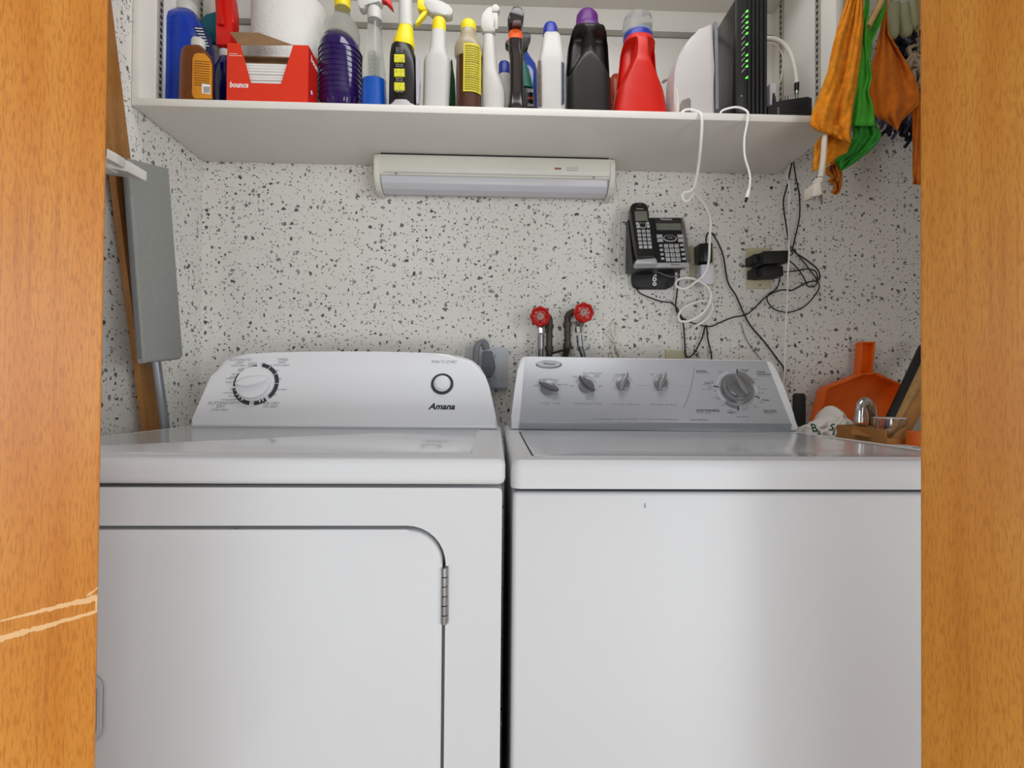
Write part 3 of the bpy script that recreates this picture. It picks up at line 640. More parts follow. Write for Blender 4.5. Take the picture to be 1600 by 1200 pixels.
# white spray with yellow trigger
y = 1.285; wsp = mat('milky_plastic', 'c0beba', .38, var=.02)
t = T('spray_bottle', 'plain white spray bottle with yellow nozzle and trigger', 'spray bottle', base_at(684, y), GS)
body(y, [(170, 661, 701), (150, 661.5, 702), (92, 662.5, 704.5), (85, 664, 704), (79, 669, 700), (70, 672, 698), (44, 674.5, 697)], .025, 2.8, zmin=ST).build('body', wsp, t)
body(y, [(45, 675, 697), (27, 676, 697), (25, 677, 696)], .0165, 2).build('collar', yellow, t)
px_prism([(676, 26), (668, 20), (662, 10), (665, 2), (676, 2), (690, 6), (702, 12), (708, 19), (708, 27), (702, 30.5), (696, 29)], y-.013, y+.013, .005).build('spray_head', white_pl, t)
px_prism([(653, 3), (655, 1), (664, 4), (672, 13), (668, 19), (660, 20), (653, 17)], y-.010, y+.010, .002).build('nozzle', yellow, t)
px_prism([(667, 13), (671, 17), (665, 26), (655, 37), (648.5, 42), (651, 36), (658, 25)], y-.007, y+.007, .002).build('trigger', yellow, t)
# green scrub pad standing on edge
y = 1.345
t = T('scouring_pad', 'dark green scouring pad wedged between white spray bottle and brown bottle', 'scouring pad', base_at(706, y), GS)
body(y, [(170, 701.5, 709), (160, 700, 711.5), (130, 699, 712), (108, 700, 711), (95, 702.5, 708.5), (88, 705, 707)], .05, 2, zmin=ST).build('pad', mat('pad_green', '1d5a2c', .9, var=.35, scale=200, bump=.5), t)
# brown bottle yellow label
y = 1.275; brl = mat('amber_liquid', '452313', .25, var=.12, coat=.3); tan = mat('tan_translucent', 'a09378', .3, var=.05)
t = T('cleaner_bottle', 'brown cleaner bottle with yellow cap and yellow printed label', 'bottle', base_at(733, y), GS)
body(y, [(171, 712, 754), (158, 711, 754), (154, 712.5, 752.5), (80, 713, 753.5), (74, 714, 752)], .03, 2.3, zmin=ST).build('body', brl, t)
body(y, [(82, 713.5, 752), (76, 710.5, 754.5), (65, 710, 755), (58, 712, 752), (49, 718.5, 745), (41, 720, 743.5)], .031, 2.2).build('shoulder', tan, t)
body(y, [(43, 720.5, 743.5), (38, 720, 744.5), (30, 720, 744), (28, 722, 742)], .0195, 2).build('cap', yellow, t)
YP = Plane(y-.0335, ST)
ylab = mat('yellow_label', 'cfc02c', .5, var=.06)
N = 8; F1, F2 = [], []
a0, a1 = W(725, 120, y).x-W(733, 120, y).x, W(752, 120, y).x-W(733, 120, y).x
c0 = W(733, 120, y).x; zt_, zb_ = W(733, 80, y).z, W(733, 154, y).z
lab = MB(); V = []; Fc = []
rx_, ry_ = (W(753.5, 120, y).x-W(713, 120, y).x)/2+.0006, .0306
for k in range(N+1):
    xx = a0+(a1-a0)*k/N; xx = max(-rx_*.985, min(rx_*.985, xx)); yy = -ry_*(1-abs(xx/rx_)**2.3)**(1/2.3)
    V += [(c0+xx, y+yy-.0008, zb_), (c0+xx, y+yy-.0008, zt_)]
    if k: Fc.append((2*k-2, 2*k, 2*k+1, 2*k-1))
lab.poly(V, Fc); lo_ = lab.build('label', ylab, t)
for r_ in range(20):
    ln = MB(); V = []; Fc = []; z = zt_-.008-(zt_-zb_-.014)*r_/19
    for k in range(N+1):
        xx = a0+.004+(a1-a0-.008)*k/N; xx = max(-rx_*.97, min(rx_*.97, xx)); yy = -ry_*(1-abs(xx/rx_)**2.3)**(1/2.3)
        V += [(c0+xx, y+yy-.0014, z-.0011), (c0+xx, y+yy-.0014, z+.0011 if r_ % 7 else z+.002)]
        if k: Fc.append((2*k-2, 2*k, 2*k+1, 2*k-1))
    ln.poly(V, Fc); ln.build('print_line', mat('print_olive', '7d7420', .6, var=.5, scale=500), lo_, smooth=False)
# translucent white spray
y = 1.275; milk = mat('frosted_plastic', 'c3c0ba', .35, var=.03)
t = T('spray_bottle', 'frosted white spray bottle with all white trigger head', 'spray bottle', base_at(770, y), GS)
body(y, [(172, 754, 790), (150, 753, 790), (135, 753, 789), (120, 753, 784), (105, 753.5, 778), (85, 753.5, 776), (60, 754.5, 774), (52, 755, 773)], .024, 2.2, zmin=ST).build('body', milk, t)
px_prism([(755, 54), (751.5, 46), (750.5, 38), (753, 26), (760, 17), (769, 13), (770.5, 20), (770, 34), (774, 48), (774, 54)], y-.012, y+.012, .005).build('spray_head', milk, t)
px_prism([(769, 22), (769, 13), (773, 10.5), (777, 11), (781, 17), (778, 22)], y-.010, y+.010, .002).build('nozzle', white_pl, t)
px_prism([(769, 22), (778, 23), (778, 36), (778.5, 48), (774, 49), (770, 38)], y-.008, y+.008, .002).build('trigger', white_pl, t)
# black spray with orange collar
y = 1.262; bsp = mat('black_brown_gloss', '1e1512', .18, var=.15, coat=.3)
t = T('spray_bottle', 'glossy black spray bottle with bright orange collar', 'spray bottle', base_at(807, y), GS)
body(y, [(173, 791.5, 822), (168, 791, 822.5), (158, 794, 819.5), (140, 796, 818), (84, 796.5, 818), (80, 795, 817), (72, 794.5, 816), (58, 795, 816.5)], .026, 3.2, zmin=ST).build('body', bsp, t)
body(y, [(59, 794, 817), (47, 794.5, 816.5), (45, 795, 816)], .0165, 2).build('collar', mat('orange_plastic', 'f0601c', .4), t)
px_prism([(794, 46), (792.5, 36), (796, 28), (801, 18), (808, 17), (814, 19), (818.5, 28), (818, 34), (815, 46)], y-.02, y+.016, .004).build('spray_head', bsp, t)
px_prism([(799, 43), (802, 33), (814, 33), (815, 43)], y-.026, y-.016, .002).build('trigger', mat('dark_red_plastic', '3a120e', .4), t)
# small white bottle with blue cap behind
y = 1.42; blue_cap = mat('blue_cap', '20309a', .35)
t = T('cleaner_bottle', 'small white bottle with dark blue cap half hidden behind black spray bottle', 'bottle', base_at(790, y), GS)
body(y, [(172, 774, 806), (130, 774, 806), (118, 777, 803), (111, 780, 797)], .024, 2.4, zmin=ST).build('body', white_pl, t)
body(y, [(112, 779, 797), (96, 779, 797), (94, 780, 796)], .0165, 2).build('cap', blue_cap, t)
# teal and black spray behind
y = 1.345
t = T('spray_bottle', 'black and teal labelled spray bottle behind the glossy black one', 'spray bottle', base_at(822, y), GS)
body(y, [(173, 807, 836), (140, 807, 834.5), (115, 808, 829), (100, 809, 824), (88, 811, 820)], .025, 2.4, zmin=ST).build('body', black_pl, t)
body(y, [(134, 806.5, 834.6), (115, 807.5, 829.6), (100, 808.5, 824.6), (92, 810, 821)], .0262, 2.4).build('label', mat('teal_label', '0c6f62', .5), t)
TPn = Plane(y-.0275, ST)
for k, (s_, m_) in enumerate((('KINB', print_white), ('oran', mat('print_orange', 'e0602a', .5)), ('clean', print_white))):
    TPn.text(s_, 829, 142+k*11, 6, m_, t, width_px=9, h=.001)
px_prism([(789, 74), (790, 68), (800, 62), (815, 55), (825, 54), (829.5, 59), (828, 66), (822, 74), (818, 90), (810, 90), (800, 80)], y-.012, y+.012, .004).build('spray_head', black_pl, t)
# blue bottle behind
y = 1.43
t = T('cleaner_bottle', 'translucent blue bottle without visible cap left of the white bottle', 'bottle', base_at(826, y), GS)
body(y, [(173, 812, 842), (112, 812, 841), (95, 812, 838), (84, 815, 830), (78, 817, 825)], .03, 2.3, zmin=ST).build('body', mat('blue_bottle', '1b3f9e', .15, var=.15, coat=.3), t)
# white bottle blue cap
y = 1.285
t = T('bleach_bottle', 'squared white bottle with ribbed dark blue cap beside the black jug', 'bottle', base_at(861, y), GS)
body(y, [(174, 842, 880.5), (168, 840.5, 882), (150, 839.5, 883), (95, 839, 882.5), (85, 841, 881), (72, 844.5, 879), (54, 847.5, 876), (50, 849, 874), (48, 851, 871)], .034, 4.0, zmin=ST).build('body', white_pl, t)
cpb = body(y, [(49, 848, 872), (36, 849, 871), (32.5, 851, 869)], .0195, 2).build('cap', blue_cap, t)
CPn = Plane(y-.035, ST)
CPn.pslab([(840, 96), (845, 94), (846, 165), (841, 164)], -.004, .0012).build('side_label', mat('label_photo', '5d4a42', .5, var=.6, scale=90), t, smooth=False)
CPn.pslab([(878, 96), (881.5, 100), (882, 160), (878, 164)], -.004, .0012).build('side_label', mat('label_navy', '2b3350', .5, var=.4, scale=90), t, smooth=False)
# jugs with pinched handles
def pinch(zlo, zhi, depth, hw):
    def f(p, cx, rx, ry):
        a = (p.x-cx)/rx; front = p.y < yj
        s_ = max(0, min(1, (p.z-zlo(a))/(.02)))*max(0, min(1, (zhi-p.z)/.012))
        if front and abs(a) > hw and s_ > 0:
            k = min(1, (abs(a)-hw)/.14)*min(1, max(0, (1.02-abs(a))/.10))
            p = Vector((p.x, p.y+depth*k*s_, p.z))
        return p
    return f
def jug(y, rows, ry, n, m, t, zlo, zhi, depth, hw, rings=46):
    global yj; yj = y
    R = sorted(rows, key=lambda r: -r[0]); R2 = []
    pys = np.linspace(R[0][0], R[-1][0], rings)
    for py in pys:
        R2.append((py, np.interp(-py, [-r[0] for r in R], [r[1] for r in R]), np.interp(-py, [-r[0] for r in R], [r[2] for r in R])))
    return body(y, R2, ry, n, 96, pinch(zlo, zhi, depth, hw), ST).build('body', m, t, sharp=1.1)
y = 1.302; blk_jug = mat('black_jug', '191614', .38, var=.08)
t = T('detergent_jug', 'black detergent jug with moulded handle and purple cap', 'bottle', base_at(918, y), GS)
z0_ = W(918, 84, y-.04).z; z1_ = W(918, 40, y-.04).z
jug(y, [(176, 888, 948), (172, 885, 951.5), (150, 884.5, 951.5), (100, 884.5, 951.5), (55, 888, 949), (42, 891, 947), (36, 894, 943), (33, 900, 936)], .048, 4.2, blk_jug, t, lambda a: z0_-.056*min(1, max(0, abs(a)-.3)/.6), z1_, .042, .22)
pcap = mat('purple_cap', '5a1270', .4)
body(y, [(38, 895, 940.5), (31, 896, 940), (28, 899, 936)], .034, 2).build('cap_flange', pcap, t)
body(y, [(30, 899.5, 935), (14, 901, 934), (11, 904, 930)], .0265, 2).build('cap', pcap, t)
y = 1.30
t = T('detergent_jug', 'red detergent jug with pinched handle and clear measuring cap', 'bottle', base_at(998, y), GS)
z0_ = W(998, 92, y-.04).z; z1_ = W(998, 56, y-.04).z
jug(y, [(177, 956, 1040), (168, 955.5, 1041), (140, 960, 1036), (110, 965, 1030), (85, 968.5, 1025), (65, 970.5, 1024), (56, 973, 1022), (50, 976, 1018)], .050, 2.5, jug_red, t, lambda a: z0_-.075*min(1, max(0, abs(a)-.35)/.6), z1_, .038, .30)
body(y, [(54, 974.5, 1019.5), (44, 974, 1019.5), (41, 976, 1017)], .0355, 2).build('cap_ring', mat('cap_blue', '24309a', .35), t)
body(y, [(42, 975.5, 1018), (38, 976, 1017.5)], .034, 2).build('cap_seal', mat('cap_pale_blue', '8ea6c4', .35), t)
body(y, [(42, 973.5, 1019), (22, 973.5, 1019), (14, 976, 1017), (10.5, 982, 1010)], .0355, 2).build('measuring_cap', mat('cap_clear', 'e2e2e0', .1, trans=.88, ior=1.2), t)
y = 1.40
t = T('cleaner_bottle', 'orange red bottle peeking out between the black and red jugs', 'bottle', base_at(958, y), GS)
body(y, [(174, 950, 975), (125, 950, 975), (118, 952, 972), (113, 956, 968)], .024, 2.3, zmin=ST).build('body', mat('orange_red', 'b5431f', .35, var=.35, scale=60), t)

# ------------------------------------------------------------------ router, modem, splitter
y = 1.292
t = T('mesh_router', 'rounded white router standing beside the black modem', 'router', base_at(1085, y))
prof = [(1052, 180), (1050.5, 160), (1050.5, 140), (1051.5, 118), (1054, 104), (1059, 90), (1067, 74), (1077, 61), (1090, 50), (1102, 43), (1112.5, 40), (1113, 110), (1115, 180)]
P = [W(a, b_, 1.268) for a, b_ in prof]; P[0].z = P[-1].z = ST+.0005
b = MB(); n = len(P)
v = b.poly([(p.x, 1.256, p.z) for p in P]+[(p.x, 1.318, p.z) for p in P], [tuple(range(n)), tuple(reversed(range(n, 2*n)))]+[(i, i+n, (i+1) % n+n, (i+1) % n) for i in range(n)])
b._bev(v, .022, 5)
b.build('shell', mat('router_white', 'c6c1bf', .4, var=.015), t, sharp=.9)
px_prism([(1112, 178), (1110.5, 42), (1115.5, 46), (1117, 178)], 1.262, 1.31, .001).build('back_plate', mat('router_grey', '83838a', .5), t)
RPn = Plane(1.2555, ST)
RPn.pslab([(1061, 178), (1061, 166), (1066, 157), (1076, 153), (1079, 156), (1079, 178)], -.004, .0012, .0006).build('cable_recess', mat('recess_grey', '827a74', .7), t)
tube('cable', [(W(1063, 178, y-.042)), W(1070, 172, y-.046), W(1078, 171, y-.042)], .003, wire_white, t)
tube('router_cable', [W(1036, 128, 1.40), W(1043, 124, 1.36), W(1050, 127, 1.29), W(1056, 138, 1.262), W(1060, 155, 1.258), W(1059, 172, 1.256), Vector((W(1058, 178, 1.256).x, 1.256, ST+.004))], .0042, mat('router_cable_white', 'd5c9c3', .5), None, label='thick off-white cable arching between red jug and white router', cat='cable')
y0, y1 = 1.252, 1.382
xa, xb = W(1150, 90, y0).x, W(1200, 90, y0).x; zt = W(1150, -4, y0).z
t = T('modem', 'tall black modem with a column of green status lights', 'modem', ((xa+xb)/2, 1.32, ST))
B('case', (xa, y0+.004, ST+.012), (xb, y1, zt), mat('modem_black', '141416', .28, var=.1, coat=.2), t, .002)
B('foot', (xa-.004, y0+.006, ST+.0005), (xb+.006, y1-.01, ST+.013), black_mt, t, .002)
xm = xa+(xb-xa)*.36
B('light_panel', (xa+.001, y0+.0015, ST+.02), (xm, y0+.006, zt-.001), mat('panel_black', '2a2b29', .3), t, .0008)
for k in range(5):
    q = xm+(xb-xm)*(k+.12)/5; B('cooling_fin', (q, y0-.001, ST+.014), (q+(xb-xm)/5*.62, y0+.006, zt-.001), black_mt, t, .0008)
MPn = Plane(y0+.0015, ST)
led = mat('green_led', '4dff3a', .4, emit=3.2, var=.02)
for py in (17.5, 26, 35, 43, 52, 69, 86, 95, 103.6, 121):
    MPn.pslab([(1164.5, py+1.2), (1168, py-1.8), (1170, py-1.6), (1169, py+.6), (1166, py+2.2)], 0, .001).build('status_light', led, t, smooth=False, label='green lit status light')
for k in range(11):
    py = 24+k*8.6; MPn.pslab([(1158, py+3), (1163, py-3), (1164, py-2.4), (1159, py+3.4)], 0, .0006).build('print_line', print_lgrey, t, smooth=False)
MPn.disc(1158.5, 150, .0018, 0, .0008, 10).build('print_mark', print_lgrey, t, smooth=False)
y0 = 1.258
t = T('cable_modem', 'low ribbed black network box with coax sockets at the shelf end', 'network box', base_at(1236, 1.30))
P4 = [W(1200, 179, y0), W(1269, 182, y0), W(1269, 153, y0), W(1262, 150.5, y0), W(1218, 157, y0), W(1200, 166, y0)]
P4[0].z = P4[1].z = ST+.0005
MB().prism([(p.x, y0, p.z) for p in P4], [(p.x, y0+.09, p.z) for p in P4], .002).build('case', black_mt, t)
SPl = Plane(y0, ST)
for k in range(7): SPl.pslab([(1236, 160.5+k*2.9-k*.1), (1263, 157+k*3.3), (1263, 158+k*3.3), (1236, 161.5+k*2.9-k*.1)], -.001, .0012).build('rib', mat('rib_grey', '3a3b3c', .5), t, smooth=False)
for px, h in ((1229, 150), (1244.5, 145)):
    tube('coax_socket', [W(px, 160, y0+.02), W(px, h, y0+.02)], .0042, steel, t, 10, 1)
SPl.pslab([(1214, 168), (1217, 168), (1217, 179), (1214, 179)], -.001, .002).build('port_rim', steel, t)
t = T('coax_cable', 'thick white coax cable with dark end plug rising from the network box', 'cable', W(1244, 148, y0+.02))
tube('cable', [W(1198, 60, 1.37), W(1210, 61, 1.35), W(1222, 67, 1.32), W(1233, 80, 1.30), W(1240, 98, 1.285), W(1244, 118, 1.28), W(1245, 131, y0+.02)], .0058, mat('coax_white', 'd8d2c6', .5), t, 10)
tube('plug', [W(1245, 130, y0+.02), W(1244.6, 142, y0+.02)], .0062, black_pl, t, 10, 1); tube('ferrule', [W(1244.6, 142, y0+.02), W(1244.5, 147, y0+.02)], .0055, chrome, t, 10, 1)
tube('thin_cable', [W(1199, 66, 1.36), W(1211, 70, 1.34), W(1221, 82, 1.31), W(1224, 98, 1.30), W(1221, 118, 1.30), W(1215, 140, 1.31), W(1211, 154, 1.31)], .002, mat('thin_cable_cream', 'cfc8b8', .5), None, label='thin cream cable looping beside the black modem', cat='cable')
t = T('power_adapter', 'small white labelled adapter with black plug behind the modem', 'adapter', base_at(1204, 1.31))
B('body', (W(1198, 150, 1.31).x, 1.295, ST+.018), (W(1208.5, 150, 1.31).x, 1.33, W(1203, 135, 1.31).z), mat('adapter_white', 'cfcfd2', .4), t, .003)
B('stand', (W(1198, 150, 1.31).x, 1.295, ST+.0005), (W(1208.5, 150, 1.31).x, 1.33, ST+.018), black_mt, t, .002)
tube('plug', [W(1210.5, 168, 1.294), W(1209.5, 156, 1.294), W(1209, 146, 1.294)], lambda q: .0065-.004*q, black_pl, t, 10, 1)

# ------------------------------------------------------------------ telephone
PP = Plane(1.405, W(1030, 415, 1.405).z, math.radians(28))
ph = T('telephone_base', 'black and silver desk phone base hung on the speckled wall', 'telephone', PP.hit(1030, 400))
ol = [(981, 345), (984, 340), (1062, 339.5), (1067, 341), (1070, 347), (1079, 405), (1079, 411), (1075, 415), (996, 418.5), (990, 416), (988.5, 410)]
uv = [PP.uv(*p) for p in ol]; fr = [PP.at(u, v) for u, v in uv]
MB().prism(fr, [Vector((p.x, max(p.y+.02, 1.488), p.z+.0)) for p in fr], .004, 3).build('body', black_pl, ph)
PP.pslab([(1064, 340), (1067.5, 342), (1079, 406), (1078, 412), (1073, 413), (1066, 380)], -.003, .0022, .001).build('silver_edge', steel, ph)
PP.pslab([(1023, 411.5), (1075, 411), (1077, 414.5), (1074, 417.5), (1023, 418)], -.003, .003, .001).build('silver_lip', mat('phone_silver', 'b7b8bb', .35, metal=.3), ph)
lcd = mat('lcd_grey', '74776c', .3, var=.08, scale=80); keym = mat('key_silver', 'b9bbbd', .4, var=.05)
PP.pslab([(1022, 344.5), (1064, 344.5), (1067, 362), (1024.5, 362)], 0, .0018, .0005).build('screen_bezel', mat('bezel', '2b2d2e', .25), ph)
PP.pslab([(1024.5, 350), (1063, 350), (1064.5, 360), (1026, 360)], .0016, .0024).build('screen', lcd, ph)
PP.text('Panasonic', 1041, 343, 3, print_white, ph, bold=.01, width_px=18, h=.0012)
u, v = PP.uv(1046, 372.5)
PP.disc(1046.5, 373, .0200, 0, .0025, 28, .001, ry=.0125).build('navigation_ring', keym, ph)
PP.disc(1046.5, 373, .0172, .001, .0035, 28, .001, ry=.0102).build('navigation_pad', black_mt, ph)
PP.text('OK', 1046.5, 373, 3, keym, ph, h=.004)
def key(cx, cy, w_, h_, par=ph, pl=PP, txt=None, h0=0.0):
    k = pl.pslab([(cx-w_/2, cy-h_/2), (cx+w_/2, cy-h_/2), (cx+w_/2+.4, cy+h_/2), (cx-w_/2+.4, cy+h_/2)], h0, h0+.0028, .0007, 1).build('key', keym, par)
    if txt: pl.text(txt, cx+.2, cy, h_*.62, print_dark, k, h=h0+.0031)
for cx_, cy_ in ((1030, 369.5), (1031, 376), (1062.5, 369.5), (1063.5, 376)): key(cx_, cy_, 9, 4.6)
for r_, row in enumerate((('1', '2', '3'), ('4', '5', '6'), ('7', '8', '9'), ('*', '0', '#'))):
    for c_, s_ in enumerate(row): key(1040.3+c_*8.2+r_*1.0, 384.6+r_*7.1, 6.6, 5.2, txt=s_)
    key(1032+r_*1.0, 384.2+r_*6.8, 5, 3); key(1064.8+r_*1.2, 383.5+r_*7.1, 5.6, 3)
PP.text('Bluetooth', 1055, 414.5, 3, print_dark, ph, width_px=13, h=.0035)
cr = [(990, 415), (993, 411), (1000, 407.5), (1010, 406), (1020, 408), (1024, 412), (1025, 417.5), (992, 418.5)]
PP.pslab(cr, -.003, .018, .005, 3).build('cradle', mat('phone_silver', 'b7b8bb', .35), ph)
# handset: leans in its cradle
HP = Plane(1.392, W(1010, 400, 1.392).z, math.radians(22))
hs = T('cordless_handset', 'slim black cordless handset resting upright in the phone base', 'telephone', HP.hit(1008, 395))
ho = [(985, 330), (985, 323), (988, 318.5), (994, 316.8), (1005, 317), (1010, 320), (1011.5, 326), (1021, 392), (1022, 402), (997, 404), (994.5, 396)]
uv = [HP.uv(*p) for p in ho]
HP.slab(uv, -.020, .003, .004, 3).build('body', black_pl, hs)
HP.pslab([(991, 331), (1010, 331), (1012, 346), (992.5, 346.5)], .002, .0036, .0005).build('screen', lcd, hs)
HP.disc(999, 321, .006, .002, .0036, 16).build('earpiece', print_dark, hs, smooth=False)
HP.text('Panasonic', 999.5, 327.5, 2, print_white, hs, width_px=11, h=.0036)
HP.disc(1003.5, 353.5, .0105, .002, .0045, 24, .001).build('navigation_ring', keym, hs)
HP.disc(1003.5, 353.5, .0088, .003, .0052, 24, .001).build('navigation_pad', black_mt, hs)
for cx_, cy_ in ((995, 351), (996, 356), (1011, 350.5), (1012, 355.5)): key(cx_, cy_, 4.6, 3.8, hs, HP, None, .003)
for r_, row in enumerate((('1', '2', '3'), ('4', '5', '6'), ('7', '8', '9'), ('*', '0', '#'), (None, None, None))):
    for c_, s_ in enumerate(row): key(997.4+c_*7.3+r_*.75, 362.7+r_*6.2, 5.4, 4.2, hs, HP, s_, .003)
# wall bracket under the phone
t = T('wall_bracket', 'black wall plate with white cable clip below the phone base', 'bracket', W(1022, 448, 1.515))
VP = Plane(1.497, 1.35)
VP.pslab([(989.5, 414), (1055, 414), (1054.5, 440), (1051, 447), (1045, 450), (999, 450), (992, 446), (989.5, 438)], -.026, .002, .003).build('plate', black_mt, t)
for cy_, r_ in ((444, .0058), (437, .0062)): VP.arc(1022, cy_, r_*.45, r_, 0, 359.9, .001, .005, 20).build('clip_ring', print_white, t)
tube('clip_tail', [VP.at(*VP.uv(1020, 434), .004), VP.at(*VP.uv(1021.5, 431), .004), VP.at(*VP.uv(1024.5, 429.5), .004), VP.at(*VP.uv(1024, 433), .004)], .0014, print_white, t, 6)
# ------------------------------------------------------------------ outlets and adapters
OP = Plane(1.5235, 1.4)
def plate(label, pts, gangs, name='outlet_plate'):
    t_ = T(name, label, 'outlet', OP.hit(pts[3][0], pts[3][1]))
    OP.pslab(pts, -.0005, .006, .002).build('plate', ivory, t_); return t_
t = plate('cream outlet plate carrying the black and white adapters beside the phone', [(1077.5, 385), (1114, 386), (1114.5, 446), (1078, 445.5)], 2)
OP.disc(1082, 415, .003, .006, .0072, 10).build('screw', steel, t)
t = plate('cream outlet plate with two black adapters plugged in side by side', [(1165.5, 387.5), (1204, 388), (1204.5, 451), (1166, 451.5)], 2)
OP.disc(1186, 446.5, .003, .006, .0072, 10).build('screw', steel, t)
for cy_ in (403, 428): OP.pslab([(1172, cy_-9), (1190, cy_-9), (1190, cy_+9), (1172, cy_+9)], .005, .008, .001).build('socket_face', ivory, t)
t = plate('cream phone jack plate low on the wall behind the washer', [(1039.5, 547), (1070, 547.5), (1070, 585), (1040, 585)], 1, 'jack_plate')
def wbox(name, px, y0, y1, m, par, bev=.003):
    P = [W(a, c, y0) for a, c in px]; b = MB(); n = len(P)
    v = b.poly([p for p in P]+[(p.x, y1, p.z) for p in P], [tuple(range(n)), tuple(reversed(range(n, 2*n)))]+[(i, i+n, (i+1) % n+n, (i+1) % n) for i in range(n)])
    b._bev(v, bev, 2); return b.build(name, m, par)
t = T('power_adapter', 'black adapter plugged in above the white one beside the phone', 'adapter', W(1102, 400, 1.49)); wbox('body', [(1093.5, 380), (1113.5, 378.5), (1114, 409.5), (1095, 408)], 1.468, 1.5165, black_pl, t)
t = T('power_adapter', 'square white adapter plugged in under the black one', 'adapter', W(1104, 430, 1.49)); wbox('body', [(1094.5, 413), (1115.5, 412), (1116.5, 441), (1112, 444.5), (1096, 443)], 1.475, 1.5165, mat('adapter_lilac_white', 'd9d9e2', .4), t, .004)
t = T('power_adapter', 'upper black block adapter in the outlet under the shelf corner', 'adapter', W(1205, 402, 1.46))
wbox('body', [(1193.5, 392), (1233, 391), (1233.5, 409.5), (1193, 412.5)], 1.430, 1.500, black_mt, t, .002); wbox('plug_base', [(1178, 397), (1196, 395), (1196, 411), (1178, 411)], 1.462, 1.5155, black_mt, t, .002)
t = T('power_adapter', 'lower black rounded adapter in the outlet under the shelf corner', 'adapter', W(1200, 424, 1.46))
wbox('body', [(1190, 418), (1195, 414.5), (1224, 415), (1225, 431), (1192, 432)], 1.445, 1.500, black_mt, t, .003); wbox('plug_base', [(1177, 419), (1192, 416), (1192, 434), (1177, 433)], 1.475, 1.5155, black_mt, t, .003)
# range outlet behind the dryer with its thick plug
t = T('dryer_outlet_plate', 'large pale grey outlet plate between the washer and dryer consoles', 'outlet', OP.hit(762, 606))
OP.pslab([(728, 541.5), (794, 543), (793, 606.5), (727, 606)], -.0005, .005, .002).build('plate', mat('plate_pale_grey', 'c3c7cc', .45), t)
OP.pslab([(769, 605), (791, 605), (791, 607.5), (769, 607.5)], .004, .009).build('plate_lip', strip_grey, t)
for cy_ in (557, 590): OP.arc(773, cy_, .002, .0035, 0, 359, .005, .0062, 12).build('screw', strip_grey, t)
t = T('dryer_plug', 'grey angled dryer plug with thick ribbed cord in the pale outlet', 'plug', W(762, 575, 1.48))
plg = mat('plug_grey', '5f666f', .5, var=.06)
wbox('body', [(754, 548), (769, 548), (770.5, 562), (774, 573), (769, 584), (766, 590), (752, 590)], 1.455, 1.515, plg, t, .004)
OP.disc(764, 574, .022, .003, .009, 28, .001, ry=.032).build('socket_ring', mat('socket_light', 'aab0b6', .4), t)
for k in range(3):
    o_ = k*.0085
    tube('cord', [W(762-k*2.5, 546, 1.478), W(760-k*3, 537, 1.474-o_*.2), W(754-k*2.2, 533+k, 1.468), W(748-k*1.6, 539, 1.462), W(745-k*1.5, 555, 1.458), W(744-k*1, 590, 1.455), W(744, 650, 1.455)], .0066, mat('cord_grey', '74777b', .5, var=.08), t, 10)
# ------------------------------------------------------------------ cords on the wall
def cord(label, pts, r, m, cat='cable', name='cable', n=7):
    P = [W(a, b_, y) for a, b_, y in pts]; return tube(name, P, r, m, None, n, 6, label=label, cat=cat)
Y = 1.512
cord('white cord dropping from the shelf edge and curling in loops beside the phone', [(1078, 171, 1.255), (1088, 174, 1.235), (1095, 178, 1.217), (1097, 190, 1.212), (1095, 225, 1.23), (1091, 262, 1.27), (1085, 290, 1.30), (1078, 299, 1.31), (1069, 301, 1.32), (1066, 308, 1.325), (1071, 315, 1.33), (1078, 311, 1.335), (1084, 303, 1.345), (1090, 308, 1.36), (1103, 325, 1.39), (1110, 345, 1.42), (1109, 370, 1.435), (1107, 410, 1.445), (1099, 430, 1.45), (1085, 442, 1.45), (1070, 451, 1.452), (1057, 447, 1.455), (1058, 438, 1.46), (1072, 434, 1.462), (1090, 438, 1.465), (1105, 448, 1.47), (1111, 460, 1.475), (1107, 477, 1.48), (1095, 492, 1.48), (1078, 501, 1.482), (1064, 502, 1.485), (1060, 494, 1.49), (1068, 481, 1.492), (1088, 472, 1.495), (1104, 470, 1.497), (1113, 476, 1.50), (1112, 487, 1.503), (1100, 502, 1.506), (1083, 511, 1.510)], .0036, wire_white)
t = T('cable', 'white cord with a black tipped plug hanging loose below the shelf edge', 'cable', W(1168, 240, 1.212))
tube('cord', [W(a, b_, y) for a, b_, y in ((1125, 178, 1.248), (1130, 172, 1.243), (1149, 167.5, 1.236), (1163, 171, 1.228), (1169, 178, 1.215), (1167, 195, 1.211), (1163, 218, 1.211), (1164, 245, 1.212), (1171, 270, 1.212), (1172, 285, 1.212), (1170, 298, 1.212))], .0026, wire_white, t)
tube('plug', [W(1170, 297, 1.212), W(1167, 309, 1.212)], .0042, wire_white, t, 10, 1); tube('plug_tip', [W(1167, 309, 1.212), W(1165, 315, 1.212)], .0034, black_pl, t, 10, 1)
cord('thin white cord falling straight past the outlet at the shelf corner', [(1234, 258, 1.44), (1230, 275, 1.48), (1234, 300, 1.50), (1232, 340, 1.505), (1233, 390, 1.425), (1231, 430, 1.42), (1230, 470, 1.46), (1227, 530, 1.49), (1227, 560, 1.50), (1225, 600, 1.505)], .0022, wire_white)
